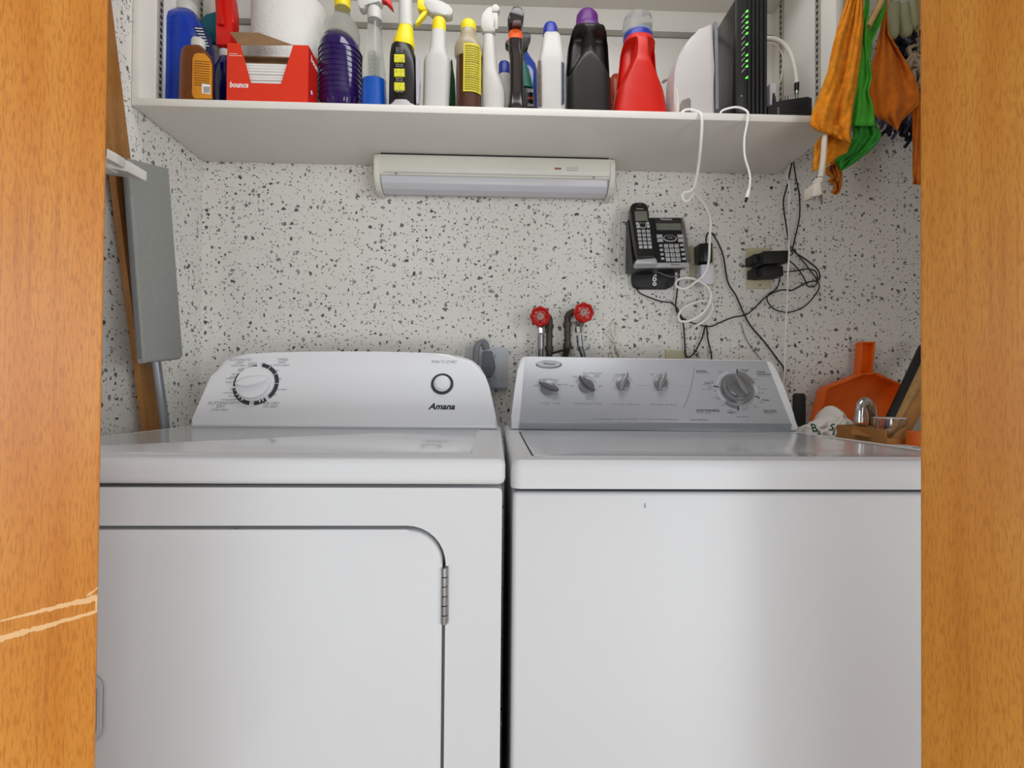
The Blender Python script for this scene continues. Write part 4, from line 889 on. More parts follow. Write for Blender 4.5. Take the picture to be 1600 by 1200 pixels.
cord('black cord from the shelf corner looping around right of the black adapters', [(1240, 254, 1.45), (1244, 280, Y), (1249, 305, Y), (1249, 340, Y), (1240, 382, Y), (1240, 392, Y), (1257, 404, Y), (1275, 418, Y), (1281, 430, Y), (1278, 438, Y), (1262, 441, Y), (1245, 450, Y), (1236, 454, Y), (1222, 453, Y), (1207, 458, Y), (1193, 467, Y), (1178, 482, Y), (1165, 492, Y), (1145, 496, Y), (1125, 504, Y), (1110, 510, Y), (1090, 507, Y), (1068, 498, Y), (1058, 482, Y), (1048, 473, Y), (1033, 471, Y), (1018, 466, Y), (1000, 458, Y), (993, 448, Y)], .0021, wire_black)
cord('second black cord hanging from the shelf corner to the upper adapter', [(1237, 255, 1.44), (1230, 290, 1.505), (1224, 315, 1.505), (1228, 350, 1.505), (1234, 385, 1.505), (1238, 396, 1.47), (1233, 400, 1.46)], .0022, wire_black)
cord('black cord making the widest loop below the black adapters', [(1233, 407, 1.47), (1245, 418, 1.50), (1256, 434, Y), (1262, 447, Y), (1272, 447, Y), (1277, 440, Y), (1275, 425, Y), (1262, 420, Y), (1245, 423, Y), (1225, 425, 1.47)], .0019, wire_black)
cord('black cord curving below the cream outlet to the wide lower loop', [(1236, 385, Y), (1248, 400, Y), (1264, 420, Y), (1280, 445, Y), (1272, 463, Y), (1255, 480, Y), (1232, 488, Y), (1210, 483, Y), (1199, 470, Y), (1201, 460, Y), (1214, 450, Y), (1219, 432, 1.48)], .0019, wire_black)
cord('black cord running from the black adapter by the phone down behind the washer', [(1103, 380, 1.49), (1104, 368, 1.49), (1110, 363, 1.495), (1120, 376, 1.505), (1130, 400, Y), (1137, 440, Y), (1150, 462, Y), (1160, 485, Y), (1172, 508, Y), (1195, 535, Y), (1215, 562, Y), (1224, 575, Y), (1226, 600, Y)], .0024, wire_black)
cord('black cord dropping from the phone to the jack plate and back up', [(1061, 418, 1.47), (1061, 432, 1.50), (1058, 455, Y), (1056, 482, Y), (1066, 500, Y), (1069, 520, Y), (1071, 552, Y), (1076, 558, Y), (1084, 552, Y), (1096, 530, Y), (1103, 508, Y), (1106, 530, Y), (1111, 552, Y), (1112, 570, Y)], .0024, wire_black)
cord('thin grey cord drooping under the phone base', [(1010, 420, 1.44), (1030, 426, 1.47), (1045, 432, 1.485), (1055, 432, 1.48), (1062, 428, 1.475)], .0016, print_grey)
cord('thin white wire trailing from the white adapter', [(1100, 443, 1.50), (1102, 460, Y), (1110, 476, Y), (1122, 482, Y), (1132, 493, Y)], .0015, wire_white)
cord('thin grey wire slanting down the wall behind the washer', [(1158, 505, 1.519), (1165, 528, 1.519), (1178, 548, 1.519), (1195, 568, 1.519)], .0013, print_grey)
# hanging extension plug at the shelf corner
t = T('extension_cord', 'beige flat cord with three pronged plug hanging under the orange cloth', 'plug', W(1280, 300, 1.16))
tube('cord', [W(1292, 150, 1.21), W(1290, 195, 1.195), W(1288, 220, 1.16), W(1286, 250, 1.15), (W(1282, 277, 1.15))], .0062, almond, t, 8)
wbox('strain_relief', [(1277, 277), (1286, 276), (1286.5, 285), (1275, 286)], 1.142, 1.16, almond, t, .002)
wbox('plug_body', [(1271, 287), (1283, 284), (1285, 304), (1270, 307)], 1.134, 1.17, almond, t, .003)
for a in (1274, 1281): wbox('prong', [(a-1.3, 305), (a+1.3, 305), (a+1, 318), (a-1.5, 318)], 1.140, 1.143, steel, t, .0006)
tube('prong', [W(1283.5, 304, 1.16), W(1284, 319, 1.16)], .0024, steel, t, 8, 1)
# ------------------------------------------------------------------ water valves
pipe_m = mat('old_pipe', '4d463c', .5, metal=.5, var=.35, scale=60, bump=.3); brass = mat('old_brass', '8e8a80', .35, metal=.7, var=.2)
wheel_m = mat('wheel_red', 'c0201a', .35, var=.08); braid = mat('braided_steel', '77787a', .4, metal=.6, var=.5, scale=300, stretch=(1, 1, .4))
def valve(label, cx, cy, pipe, hose, nut, wy=1.452):
    t_ = T('water_valve', label, 'valve', W(pipe[0][0], pipe[0][1], 1.49))
    tube('pipe', [W(a, b_, y) for a, b_, y in pipe], .0098, pipe_m, t_, 12)
    for a, b_, y, l in ((pipe[1][0], pipe[1][1], pipe[1][2], 4), (pipe[2][0], pipe[2][1], pipe[2][2], 3)):
        tube('pipe_collar', [W(a, b_+l, y), W(a, b_-l, y)], .0128, pipe_m, t_, 12, 1)
    VPl = Plane(wy, W(cx, cy, wy).z)
    N = 48; o_ = []
    u, v = VPl.uv(cx, cy)
    out = [(u+(.0288+.0015*math.cos(8*a))*math.cos(a), v+(.0288+.0015*math.cos(8*a))*math.sin(a)) for a in [2*math.pi*k/N for k in range(N)]]
    inn = [(u+.0185*math.cos(a), v+.0185*math.sin(a)) for a in [2*math.pi*k/N for k in range(N)]]
    h_ = lambda p, d: VPl.at(p[0], p[1], d)
    b = MB(); n_ = N
    R_ = [[h_(p, -.004) for p in out], [h_(p, .003) for p in out], [h_(((p[0]*.6+q_[0]*.4), (p[1]*.6+q_[1]*.4)), .007) for p, q_ in zip(out, inn)], [h_(p, .003) for p in inn], [h_(p, -.004) for p in inn], [h_(p, -.004) for p in out]]
    b.rings(R_, cap=False); wh = b.build('hand_wheel', wheel_m, t_, sharp=1.0)
    for k in range(8):
        a = math.pi/8+2*math.pi*k/8; ca, sa = math.cos(a), math.sin(a)
        VPl.slab([(u+r_*ca-s_*sa, v+r_*sa+s_*ca) for r_, s_ in ((.010, -.0036), (.0200, -.0036), (.0200, .0036), (.010, .0036))], -.003, .003, .001).build('spoke', wheel_m, wh)
    VPl.disc(cx, cy, .0135, -.004, .005, 24, .002).build('wheel_hub', wheel_m, wh)
    VPl.disc(cx, cy, .0105, .004, .0065, 20, .001).build('hub_disc', mat('hub_pink', 'a5837a', .5), wh)
    VPl.disc(cx, cy, .0042, .005, .011, 6, .001).build('stem_nut', brass, wh)
    c3 = W(cx, cy, wy)
    tube('stem', [c3+Vector((0, .002, 0)), c3+Vector((0, .035, -.004))], .008, brass, t_, 12, 1)
    tube('valve_body', [c3+Vector((0, .034, .012)), c3+Vector((0, .034, -.012)), W(nut[0], nut[1]-6, 1.478)], .0125, brass, t_, 12, 2)
    tube('branch', [c3+Vector((0, .036, -.006)), W(pipe[-1][0], pipe[-1][1], pipe[-1][2])], .0098, pipe_m, t_, 12, 1)
    tube('hose_nut', [W(nut[0], nut[1]-5, 1.476), W(nut[0]+.6, nut[1]+4, 1.475)], .0118, chrome, t_, 8, 1)
    tube('hose_ferrule', [W(hose[0][0], hose[0][1], 1.475), W(hose[1][0], hose[1][1], 1.475)], .0088, steel, t_, 12, 1)
    hp = [W(a, b_, 1.475) for a, b_ in hose[1:]]
    hh = tube('hose', hp, .0078, braid, t_, 12)
    for k in range(3):
        o2 = Vector(((k-1)*.0045, -.0073+abs(k-1)*.0012, 0)); tube('hose_stripe', [p+o2 for p in hp], .0011, dark_gap if k != 1 else chrome, hh, 5)
valve('red wheel water valve on the left above the washer badge', 844, 494.5, [(858, 580, 1.49), (858, 545, 1.49), (858.5, 510, 1.49), (858, 498, 1.49), (852, 491, 1.488)], [(845, 523), (845, 545), (845, 560), (848, 600)], (846.5, 517))
valve('red wheel water valve on the right beside the coiled white wire', 912, 488.5, [(883, 556, 1.523), (886.5, 540, 1.49), (886.5, 507, 1.49), (888, 493, 1.49), (898, 486, 1.488)], [(905, 524), (906.5, 541), (911, 556), (920, 590)], (904.5, 516), 1.448)
tube('pipe_link', [W(862, 552, 1.50), W(880, 547, 1.50)], .0035, wire_black, None, 8, 1, label='short black line joining the two water pipes behind the washer', cat='pipe')
# coiled wire on the wall
t = T('wire_bundle', 'small coil of thin cream wire hanging beside the red valve', 'wire', W(962, 540, 1.51))
cw = mat('cream_wire', 'e6e2d6', .5)
for k, P in enumerate(([(962, 500), (958, 504), (957, 516), (962, 532), (967, 548), (972, 562)], [(960, 502), (965, 506), (965, 518), (960, 535), (958, 548), (964, 564)], [(955, 511), (948, 514), (950, 522), (960, 534), (966, 550), (976, 565)], [(961, 502), (956, 508), (958, 522), (964, 540), (970, 552), (968, 564)], [(957, 538), (950, 534), (948, 527), (952, 521)])):
    tube('strand', [W(a, b_, 1.514-.002*k) for a, b_ in P], .0019, cw, t, 5)
tube('tie', [W(955.5, 535, 1.506), W(960, 535.5, 1.500), W(964, 536, 1.506)], .0016, mat('tie_grey', 'aaa294', .5), t, 6)

# ------------------------------------------------------------------ left side: plank, ironing board, bracket
def WX(px, py, x):
    d = ray(px, py); return CO+d*(x/d.x)
t = T('wooden_plank', 'brown wooden plank leaning in the gap left of the dryer', 'plank', (-.80, 1.27, .0))
pk = MB(); A, Bm = WX(253, 674, -.838), WX(197, 243, -.858)
D = (Bm-A); 
def on(z): return A+D*((z-A.z)/D.z)
wv = Vector((0, -.063, 0)); th = Vector((-.014, 0, 0))
lo_, hi_ = on(.004), on(2.05)
hi_.x = max(hi_.x, -.861)
pk.poly([lo_, lo_+wv, lo_+wv+th, lo_+th, hi_, hi_+wv*.9, hi_+wv*.9+th, hi_+th], [(0, 1, 2, 3), (4, 5, 6, 7), (0, 1, 5, 4), (1, 2, 6, 5), (2, 3, 7, 6), (3, 0, 4, 7)])
pk.build('board', oak_mat('plank_wood', 'a87438', '8a5a26', '6b4017'), t)
t = T('ironing_board', 'narrow grey covered ironing board leaning beside the wooden plank', 'ironing board', (-.79, 1.30, 0))
C4 = [WX(202, 247, -.812), WX(264, 263, -.822), WX(286.5, 556, -.772), WX(282, 561, -.772), WX(229, 567, -.750), WX(226, 560, -.750)]
nb = (C4[1]-C4[0]).cross(C4[4]-C4[0]).normalized()
if nb.x < 0: nb = -nb
b = MB().prism([p for p in C4], [p-nb*.016 for p in C4], .004, 3)
bo = b.build('padded_cover', mat('board_grey', '8d8e8a', .85, var=.10, scale=260, bump=.3, stretch=(1, 1, .7)), t)
e0, e1 = C4[0]-nb*.017, C4[5]-nb*.017
tube('edge_rim', [C4[0]-nb*.010, C4[5]-nb*.010], .0045, mat('rim_grey_dark', '6c6d70', .4, metal=.3), t, 8, 1)
lg0, lg1 = WX(243.5, 560, -.790), WX(259, 672, -.790); dl = (lg1-lg0)
tube('leg', [lg0-dl*.02, lg0+dl*((.004-lg0.z)/dl.z)], .0095, mat('leg_silver', '989ca3', .3, metal=.7), t, 14, 1)
t = T('ironing_board_hanger', 'white plastic wall bracket with two arms beside the ironing board', 'bracket', (-.85, 1.06, 1.5))
hb = mat('hanger_white', 'cbc8c0', .45, var=.03)
def pbox(name, P, off, m, par, bev=.0015):
    off = Vector(off); b = MB(); n = len(P); v = b.poly(list(P)+[p+off for p in P], [tuple(range(n)), tuple(reversed(range(n, 2*n)))]+[(i, i+n, (i+1) % n+n, (i+1) % n) for i in range(n)])
    b._bev(v, bev, 2); return b.build(name, m, par)
pbox('arm_face', [W(199, 250.5, 1.03), W(227.5, 267.5, 1.06), W(227, 282, 1.06), W(199, 266.5, 1.03)], (0, .005, 0), hb, t)
pbox('arm', [W(163, 243, 1.00), W(199, 250.5, 1.03), W(199, 266.5, 1.03), W(163, 260, 1.00)], (0, .004, 0), hb, t)
pbox('tray', [W(163, 272, 1.115), W(227, 282.5, 1.06), W(199, 267, 1.03), W(163, 260.5, 1.00)], (0, 0, .003), hb, t)
pbox('upper_hook', [W(166, 231, .985), W(184, 241, 1.0), W(183.5, 256, 1.0), W(166, 247, .985)], (0, .022, 0), hb, t)
B('wall_plate', (XL+.0005, .98, 1.47), (XL+.006, 1.14, 1.62), hb, t, .002)
wp = W(163, 252, 1.0)
pbox('arm_root', [Vector((XL+.004, 1.0, wp.z+.012)), Vector((wp.x+.004, 1.0, wp.z+.012)), Vector((wp.x+.004, 1.0, wp.z-.012)), Vector((XL+.004, 1.0, wp.z-.012))], (0, .03, 0), hb, t)
t['label'] = 'white plastic wall bracket with two arms beside the ironing board'

# ------------------------------------------------------------------ cloths hanging at the shelf's right end
rng = np.random.RandomState(4)
def resample(P, n):
    P = np.array(P, float); d = np.r_[0, np.cumsum(np.hypot(*np.diff(P, axis=0).T))]; t_ = np.linspace(0, d[-1], n)
    return np.c_[np.interp(t_, d, P[:, 0]), np.interp(t_, d, P[:, 1])]
def cloth(name, L, Rr, y, m, parent, amp=.012, waves=2.2, nu=26, nv=46, ph=0., thick=.0035, lean=0., edge=0, crease=.35):
    L, Rr = resample(L, nv), resample(Rr, nv); b = MB(); V = []; Fc = []
    for j in range(nv):
        s_ = j/(nv-1)
        for i in range(nu):
            u = i/(nu-1)
            px, py = L[j]*(1-u)+Rr[j]*u
            dy = amp*math.sin(2*math.pi*(waves*u+ph+.35*math.sin(3.1*s_+ph)))*(.45+.55*s_)
            dy += amp*crease*math.sin(2*math.pi*(2.7*waves*u+1.3*s_+2*ph))+.2*amp*math.sin(23*s_+9*u)
            V.append(W(px, py, y+lean*s_+dy))
    for j in range(nv-1):
        for i in range(nu-1):
            a = j*nu+i; Fc.append((a, a+1, a+nu+1, a+nu))
    b.poly(V, Fc); o = b.build(name, m, parent, sharp=3)
    md = o.modifiers.new('thickness', 'SOLIDIFY'); md.thickness = thick; md.offset = 0
    return o
def C5(P): return [(1200+a/3.53, b_/3.53) for a, b_ in P]
or1 = mat('orange_cloth', 'e08a16', .95, var=.22, scale=60, bump=.7, bscale=420); or2 = mat('orange_felt', 'c96a10', .95, var=.15, scale=50, bump=.5, bscale=500)
grn = mat('green_cloth', '46a52f', .95, var=.12, scale=60, bump=.4, bscale=500); brn = mat('rust_cloth', 'b5691c', .95, var=.2, scale=60, bump=.5)
YC = 1.165
hook_z = W(1370, -60, 1.2).z
rk = T('hook_rail', 'metal hook rail at the end of the shelf unit, above the cloths', 'rail', (.90, 1.25, hook_z))
B('rail', (SXR+.0005, 1.12, hook_z-.012), (SXR+.012, 1.45, hook_z+.012), steel, rk, .002)
for yy in (1.15, 1.19, 1.24, 1.30, 1.36): tube('hook', [(SXR+.010, yy, hook_z), (SXR+.05, yy, hook_z-.012), (SXR+.075, yy, hook_z+.012)], .003, steel, rk, 8)
ct = T('cleaning_cloth', 'long bright orange cloth hanging over the shelf corner', 'cloth', W(1300, 190, YC))
cloth('cloth_front', C5([(440, -190), (435, 0), (400, 110), (375, 180), (350, 300), (330, 390), (300, 480), (262, 570), (238, 640), (232, 690)]), C5([(545, -190), (522, 0), (522, 150), (510, 330), (487, 480), (470, 560), (458, 650), (452, 720), (450, 745), (455, 790)]), YC, or1, ct, .010, 1.7, ph=.1)
cloth('cloth_hem', C5([(232, 680), (242, 697), (262, 712)]), C5([(452, 700), (455, 750), (455, 790)]), YC+.002, or1, ct, .008, 2.2, nv=8, ph=.15)
cloth('cloth_back', C5([(340, 640), (300, 740), (260, 800), (252, 880), (248, 948)]), C5([(452, 640), (454, 740), (455, 790), (430, 850), (330, 905)]), YC+.03, or1, ct, .006, 1.6, nv=24, ph=.6)
gt = T('cleaning_cloth', 'bright green cloth hanging between the two orange cloths', 'cloth', W(1345, 190, 1.19))
cloth('cloth_front', C5([(520, -190), (540, 20), (515, 130), (505, 250), (500, 360), (480, 500), (465, 600), (443, 695)]), C5([(560, -190), (555, 60), (545, 150), (545, 230), (558, 330), (575, 430), (555, 505), (578, 580), (588, 695)]), 1.185, grn, gt, .006, 1.2, ph=.3)
cloth('cloth_fold', C5([(600, -190), (610, 0), (590, 60), (560, 130), (545, 200), (550, 270), (556, 320)]), C5([(650, -190), (648, 20), (645, 60), (625, 120), (595, 180), (570, 240), (562, 320)]), 1.195, grn, gt, .004, 1.0, ph=.7, nv=28)
cloth('cloth_tail', C5([(468, 690), (475, 740), (450, 800), (440, 845), (370, 868), (365, 875), (405, 940)]), C5([(590, 680), (612, 720), (625, 745), (600, 790), (560, 830), (480, 895), (408, 938)]), 1.20, mat('green_cloth_deep', '2f8a2c', .95, var=.15, scale=60, bump=.4), gt, .010, 1.5, ph=.2, nv=26)
o2 = T('cleaning_cloth', 'wide darker orange cloth with pointed lower corners right of the green one', 'cloth', W(1400, 150, 1.215))
cloth('cloth', C5([(648, -190), (645, 60), (620, 170), (600, 260), (570, 380), (558, 450), (562, 530), (580, 610), (598, 645), (655, 672), (690, 695), (712, 718)]), C5([(650, -190), (655, 100), (665, 190), (700, 245), (745, 310), (790, 390), (825, 470), (838, 530), (836, 572), (790, 615), (735, 665), (712, 718)]), 1.22, or2, o2, .012, 1.15, ph=.05)
o3 = T('cleaning_cloth', 'small rust brown cloth scrap hanging below the green cloth', 'cloth', W(1306, 285, 1.23))
cloth('cloth', C5([(322, 925), (318, 955), (352, 985), (328, 1000), (362, 1008), (365, 1040), (345, 1060)]), C5([(380, 890), (403, 925), (407, 950), (406, 1000), (402, 1030), (395, 1060), (370, 1072)]), 1.235, brn, o3, .008, 1.3, nv=20, ph=.4)
tube('hanging_corner', C3 if False else [W(1306, 258, 1.233), W(1306, 225, 1.228), W(1312, 190, 1.225)], .012, brn, o3, 8)
o4 = T('cleaning_cloth', 'strip of orange cloth hanging at the oak door edge', 'cloth', W(1436, 245, 1.22))
cloth('cloth', C5([(790, 560), (798, 690), (800, 800), (802, 900), (800, 1015)]), C5([(900, 560), (905, 690), (905, 800), (903, 900), (900, 1025)]), 1.26, or2, o4, .008, 1.5, nv=20, ph=.2)
# handle in the green cloth
tube('wooden_stick', [W(1382, -60, 1.175), W(1376, 5, 1.178), W(1356, 42, 1.182)], .0075, mat('pale_wood', 'b3935c', .6, var=.15, stretch=(1, 1, .1), scale=90), None, 12, 1, label='pale wooden stick poking out of the green cloth', cat='stick')
# rubber gloves
gl = T('rubber_glove', 'pale olive rubber glove hanging fingers down behind the orange cloth', 'glove', W(1402, 20, 1.30))
glm = mat('glove_olive', '9a9a78', .6, var=.06, bump=.1)
yg = 1.30
body(yg, [(-70, 1384, 1430), (-20, 1384, 1432), (0, 1385, 1431), (12, 1388, 1428), (22, 1392, 1424)], .028, 2.4).build('palm', glm, gl)
for P, r0, r1 in (([(1393, 8), (1394, 30), (1396, 50), (1395, 62)], .019, .010), ([(1408, 8), (1411, 28), (1415, 46), (1418, 58)], .016, .014), ([(1422, 2), (1425, 22), (1427, 38), (1426, 46)], .013, .009), ([(1388, 0), (1386, 24), (1386, 40), (1388, 50)], .010, .007)):
    PP_ = [W(a, b_, yg-.008+.004*k) for k, (a, b_) in enumerate(P)]
    tube('finger', PP_, (lambda r0, r1: lambda q: (r0+(r1-r0)*q)*(1 if q < .72 else max(.2, math.sqrt(max(0, 1-((q-.72)/.285)**2)))))(r0, r1), glm, gl, 14, 8)
# string mop head
mp = T('mop_head', 'tangled string mop head in dark blue and beige yarn by the oak door', 'mop', W(1420, 140, 1.34))
for nm, colr, cnt, (xa_, xb_, ya_, yb_) in (('dark_yarn', '20222e', 230, (1388, 1450, 45, 205)), ('grey_yarn', '6f7384', 110, (1374, 1450, 70, 205)), ('beige_yarn', 'b09c87', 70, (1424, 1455, 60, 130))):
    b = MB()
    for k in range(cnt):
        a = rng.uniform(xa_, xb_); c_ = rng.uniform(ya_, yb_)
        if nm != 'beige_yarn' and a < 1374+(205-c_)*.0+(0 if c_ > 150 else 18): a += 15
        y_ = 1.385+rng.uniform(-.03, .04)-(.03 if nm == 'beige_yarn' else 0); P = [W(a, c_-8, y_)]
        for q_ in range(3): P.append(P[-1]+Vector((rng.uniform(-.014, .014), rng.uniform(-.012, .012), rng.uniform(-.024, .004))))
        b.tube(P, .0048, 5, 3)
    b.build(nm, mat('yarn_'+nm, colr, .95, var=.25, scale=300), mp, kind='stuff')
tube('mop_handle', [W(1436, -60, 1.385), W(1428, 60, 1.385)], .012, pipe_m if False else mat('pale_wood', 'b3935c', .6), mp, 10, 1)

# ------------------------------------------------------------------ clutter on the ledge right of the washer
LZ = .85
def C6(P): return [(1220+a/6, 520+b_/6) for a, b_ in P]
dpm = mat('dustpan_orange', 'ea6510', .38, var=.06)
DPl = Plane(1.475, .9, math.radians(3))
dpz = DPl.hit(1330, 680)
t = T('dustpan', 'orange plastic dustpan standing against the wall, handle up', 'dustpan', Vector((dpz.x, 1.47, LZ)))
pan = C6([(275, 830), (345, 545), (372, 508), (680, 388), (700, 385), (805, 378), (1055, 488), (1078, 520), (1084, 790)])
uvp = [DPl.uv(*p) for p in pan]
vb = (LZ+.004-DPl.p0.z)/math.cos(math.radians(3))
uvp = [(uvp[0][0]-.02, vb)]+uvp+[(uvp[-1][0]+.006, vb)]
DPl.slab(uvp, -.004, 0, .001).build('pan', dpm, t)
rimp = [DPl.at(u, v, .018) for u, v in uvp]; b = MB()
for k in range(len(uvp)-1):
    (u0, v0), (u1, v1) = uvp[k], uvp[k+1]
    if (u1-u0)**2+(v1-v0)**2 < 1e-8: continue
    cxu = DPl.uv(1330, 640); nrm = Vector((v1-v0, -(u1-u0))); nrm.normalize()
    i0, i1 = (u0+nrm.x*.006, v0+nrm.y*.006), (u1+nrm.x*.006, v1+nrm.y*.006)
    P = [DPl.at(*q_, h) for q_, h in (((u0, v0), -.004), ((u1, v1), -.004), (i1, -.004), (i0, -.004), ((u0, v0), .034), ((u1, v1), .034), (i1, .034), (i0, .034))]
    b.poly(P, [(0, 1, 2, 3), (4, 5, 6, 7), (0, 1, 5, 4), (1, 2, 6, 5), (2, 3, 7, 6), (3, 0, 4, 7)])
b.build('rim_wall', dpm, t)
DPl.pslab(C6([(690, 390), (708, 98), (835, 95), (806, 390)]), -.004, .004, .001).build('handle', dpm, t)
for a, c_ in ((C6([(686, 392), (706, 95), (722, 95), (704, 392)]), 0), (C6([(792, 392), (820, 95), (838, 95), (810, 392)]), 0), (C6([(706, 93), (838, 93), (837, 106), (706, 108)]), 0)):
    DPl.pslab(a, .003, .022, .001).build('handle_wall', dpm, t)
DPl.disc(*C6([(736, 175)])[0], .0045, .003, .0048, 14, 0, ry=.009).build('hang_hole', mat('hole_grey', 'a9a49b', .6), t, smooth=False)
# black tube
t = T('black_tube', 'short black cylinder standing beside the washer console', 'cylinder', (W(1248, 640, 1.38).x, 1.38, LZ))
body(1.38, [(700, 1239, 1258), (618, 1239.5, 1257.5), (616, 1240.5, 1256.5)], .0165, 2, zmin=LZ).build('body', black_mt, t)
body(1.38, [(617, 1241.5, 1255.5), (614.5, 1241.5, 1255.5)], .0125, 2).build('cap', black_pl, t)
# plastic bag
t = T('plastic_bag', 'crumpled translucent shopping bag with green lettering beside the washer', 'bag', (W(1290, 680, 1.215).x, 1.215, LZ))
yb_ = 1.225; bm = bmesh.new(); bmesh.ops.create_icosphere(bm, subdivisions=5, radius=1)
from mathutils import noise as mn
outl = {  # height profile of the bag, pixel column -> top row
}
bx0, bx1 = W(1247, 670, yb_).x, W(1328, 670, yb_).x; bcx = (bx0+bx1)/2
for vtx in bm.verts:
    p = vtx.co.copy(); th_ = (p.x+1)/2
    top = np.interp(th_, [0, .18, .5, .62, .72, .9, 1], [679, 664, 652, 634, 637, 650, 662])
    ztop = W(1247+81*th_, top, yb_).z
    d_ = 1.04+.20*mn.noise(p*3.1)+.10*mn.noise(p*7.3)-.22*abs(mn.noise(p*4+Vector((3, 1, 2))))-.10*abs(mn.noise(p*9))
    zz = LZ+.002+(ztop-LZ)*max(0, (p.z+1)/2)**.8*(.93+.07*d_)
    vtx.co = Vector((bcx+p.x*(bx1-bx0)/2*d_, yb_+p.y*.058*d_, zz))
b = MB(); b.bm.free(); b.bm = bm
b.build('bag', mat('bag_film', 'ece7df', .2, var=.08, scale=25, trans=.12, ior=1.1, bump=.5, bscale=45), t, sharp=.7)
GPl = Plane(yb_-.062, .92); glett = mat('bag_green', '14513a', .5)
GPl.text('B', 1272, 669, 13, glett, t, bold=.02, h=.004, shear=-.3); GPl.text('a', 1278, 675, 9, glett, t, bold=.02, h=.004)
GPl.text('S', 1297, 668, 11, glett, t, bold=.02, h=.004, shear=.3); GPl.text('s', 1300, 675, 10, glett, t, bold=.02, h=.004, shear=.3)
# cardboard tray box
yq = 1.10
t = T('cardboard_box', 'low open brown cardboard box holding the glass and tap', 'box', (W(1375, 680, 1.12).x, 1.12, LZ))
kx0, kx1 = W(1331, 680, yq).x, W(1415, 680, 1.02).x; kz = W(1360, 668, 1.06).z
cm = mat('box_card', 'a5703a', .8, var=.1, bump=.1)
B('base', (kx0, 1.00, LZ+.0005), (kx1, 1.15, LZ+.004), cm, t)
B('front_wall', (kx0, 1.00, LZ+.004), (kx1, 1.003, kz-.018), cm, t); B('back_wall', (kx0, 1.147, LZ+.004), (kx1, 1.15, kz), cm, t)
B('end_wall', (kx0, 1.003, LZ+.004), (kx0+.003, 1.147, kz), cm, t); B('end_wall', (kx1-.003, 1.003, LZ+.004), (kx1, 1.147, kz-.01), cm, t)
fl = [W(1334, 660, 1.13), W(1396, 672, 1.08), W(1402, 690, 1.02), W(1330, 676, 1.06)]
pbox('flap', fl, (0, .0, -.003), cm, t, .0005)
# chrome tap
t = T('chrome_spout', 'curved chrome tap spout lying in the cardboard box', 'tap', (W(1352, 668, 1.11).x, 1.11, LZ+.005))
tube('spout', [W(1343.5, 657, 1.105), W(1344, 642, 1.105), W(1347, 631, 1.107), W(1353, 627.5, 1.11), W(1359, 634, 1.112), W(1362.5, 648, 1.115), W(1364, 672, 1.118), W(1364, 720, 1.118)], .0098, chrome, t, 16)
tube('aerator', [W(1343.5, 651, 1.105), W(1343.5, 660, 1.105)], .0118, chrome, t, 16, 1)
# red thing at the tap foot and tumbler
t = T('drinking_glass', 'small clear square glass tumbler standing in the cardboard box', 'glass', (W(1389, 690, 1.06).x, 1.06, LZ+.006))
gx0, gx1 = W(1373, 665, 1.06), W(1407, 665, 1.06); gm = mat('tumbler_glass', 'f3ece6', .04, trans=.97, ior=1.5)
gc = (gx0.x+gx1.x)/2; gr = (gx1.x-gx0.x)/2; gz1 = W(1390, 653, 1.06).z; gz0 = LZ+.007
Rg = []
for rr, z in ((gr*.86, gz0), (gr*.9, gz0+.004), (gr, gz1), (gr*.93, gz1), (gr*.82, gz0+.012)):
    Rg.append([(gc+a, 1.06+c_, z) for a, c_ in sup(rr, rr, 4.5, 32)])
MB().rings(Rg).build('tumbler', gm, t)
holed([(gc+a, 1.06+c_) for a, c_ in sup(gr*1.01, gr*1.01, 4.5, 32)], [(gc+a, 1.06+c_) for a, c_ in sup(gr*.92, gr*.92, 4.5, 32)], lambda u, v, d: Vector((u, v, gz1+.0012-d)), .0022, .0022).build('rim', mat('glass_rim', 'cfc9c4', .1), t)
TPl = Plane(1.06-gr-.0005, .9); TPl.text('TBR', 1389, 672, 4, print_white, t, h=.0005)
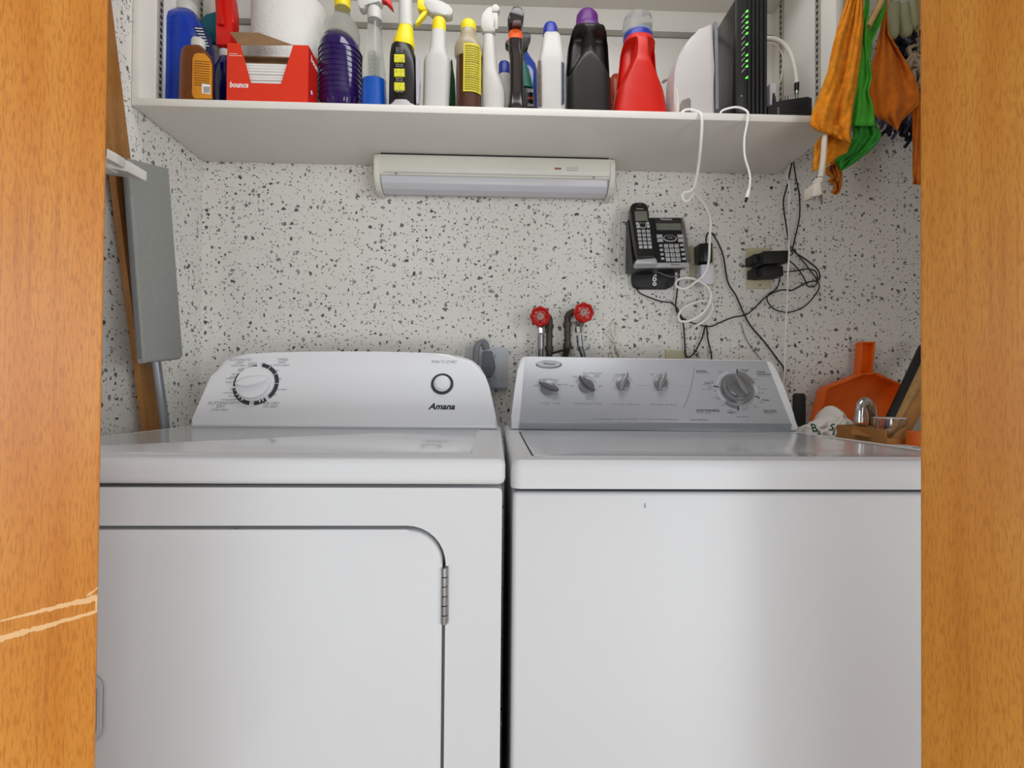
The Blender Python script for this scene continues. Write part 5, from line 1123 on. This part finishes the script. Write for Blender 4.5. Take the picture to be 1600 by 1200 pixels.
# sticks
stick = mat('stick_wood', 'b08a55', .6, var=.15, scale=60, stretch=(1, 1, .2))
def lean_stick(label, p, q, r, m, name='wooden_stick', cat='stick', n=12):
    p, q = Vector(p), Vector(q); d = q-p; base_ = p+d*((LZ+.004-p.z)/d.z)
    t_ = T(name, label, cat, base_); tube('shaft', [base_, q], r, m, t_, n, 1); return t_
def seg(a, ya, c_, yc_): return W(*a, ya), W(*c_, yc_)
a, c_ = seg((1408, 652), 1.20, (1448, 566), 1.30); lean_stick('slim pale wooden stick leaning behind the thicker one', a, c_, .011, stick)
a, c_ = seg((1399, 694), 1.03, (1452, 601), 1.10); lean_stick('thick wooden stick leaning beside the glass tumbler', a, c_, .0135, mat('stick_brown', '9c6c38', .6, var=.15, scale=60, stretch=(1, 1, .2)))
a, c_ = seg((1405, 637), 1.34, (1447, 545), 1.42); lean_stick('broad black pole leaning against the wall behind the wooden sticks', a, c_, .020, black_mt, 'black_pole', 'pole')
# cup and woven basket
t = T('orange_cup', 'orange cup with red rim at the oak door edge', 'cup', (W(1443, 690, .98).x, .98, LZ))
body(.98, [(730, 1420, 1466), (697, 1420, 1466), (676, 1422, 1464)], .028, 2, zmin=LZ).build('cup', mat('cup_orange', 'd9661c', .4), t)
body(.98, [(700, 1428, 1460), (690, 1424, 1464), (678, 1428, 1460)], .029, 2).build('band', mat('cup_red', 'b5221a', .4), t)
t = T('woven_tray', 'small white woven tray behind the washer lid corner', 'tray', (W(1420, 706, .93).x, .93, LZ))
tx0, tx1 = W(1404, 704, .93), W(1434, 706, .93); 
B('tray', (tx0.x, .90, LZ+.0005), (tx1.x, .96, W(1418, 697, .93).z), white_pl, t, .003)
wm = mat('weave_grey', '8a8682', .6)
for r_ in range(2):
    for k in range(6): B('weave', (tx0.x+.003+k*.0056+(.0028 if r_ else 0), .8992, W(1418, 699.5+r_*3.2, .90).z-.0012), (tx0.x+.0058+k*.0056+(.0028 if r_ else 0), .901, W(1418, 699.5+r_*3.2, .90).z+.0012), wm, t)
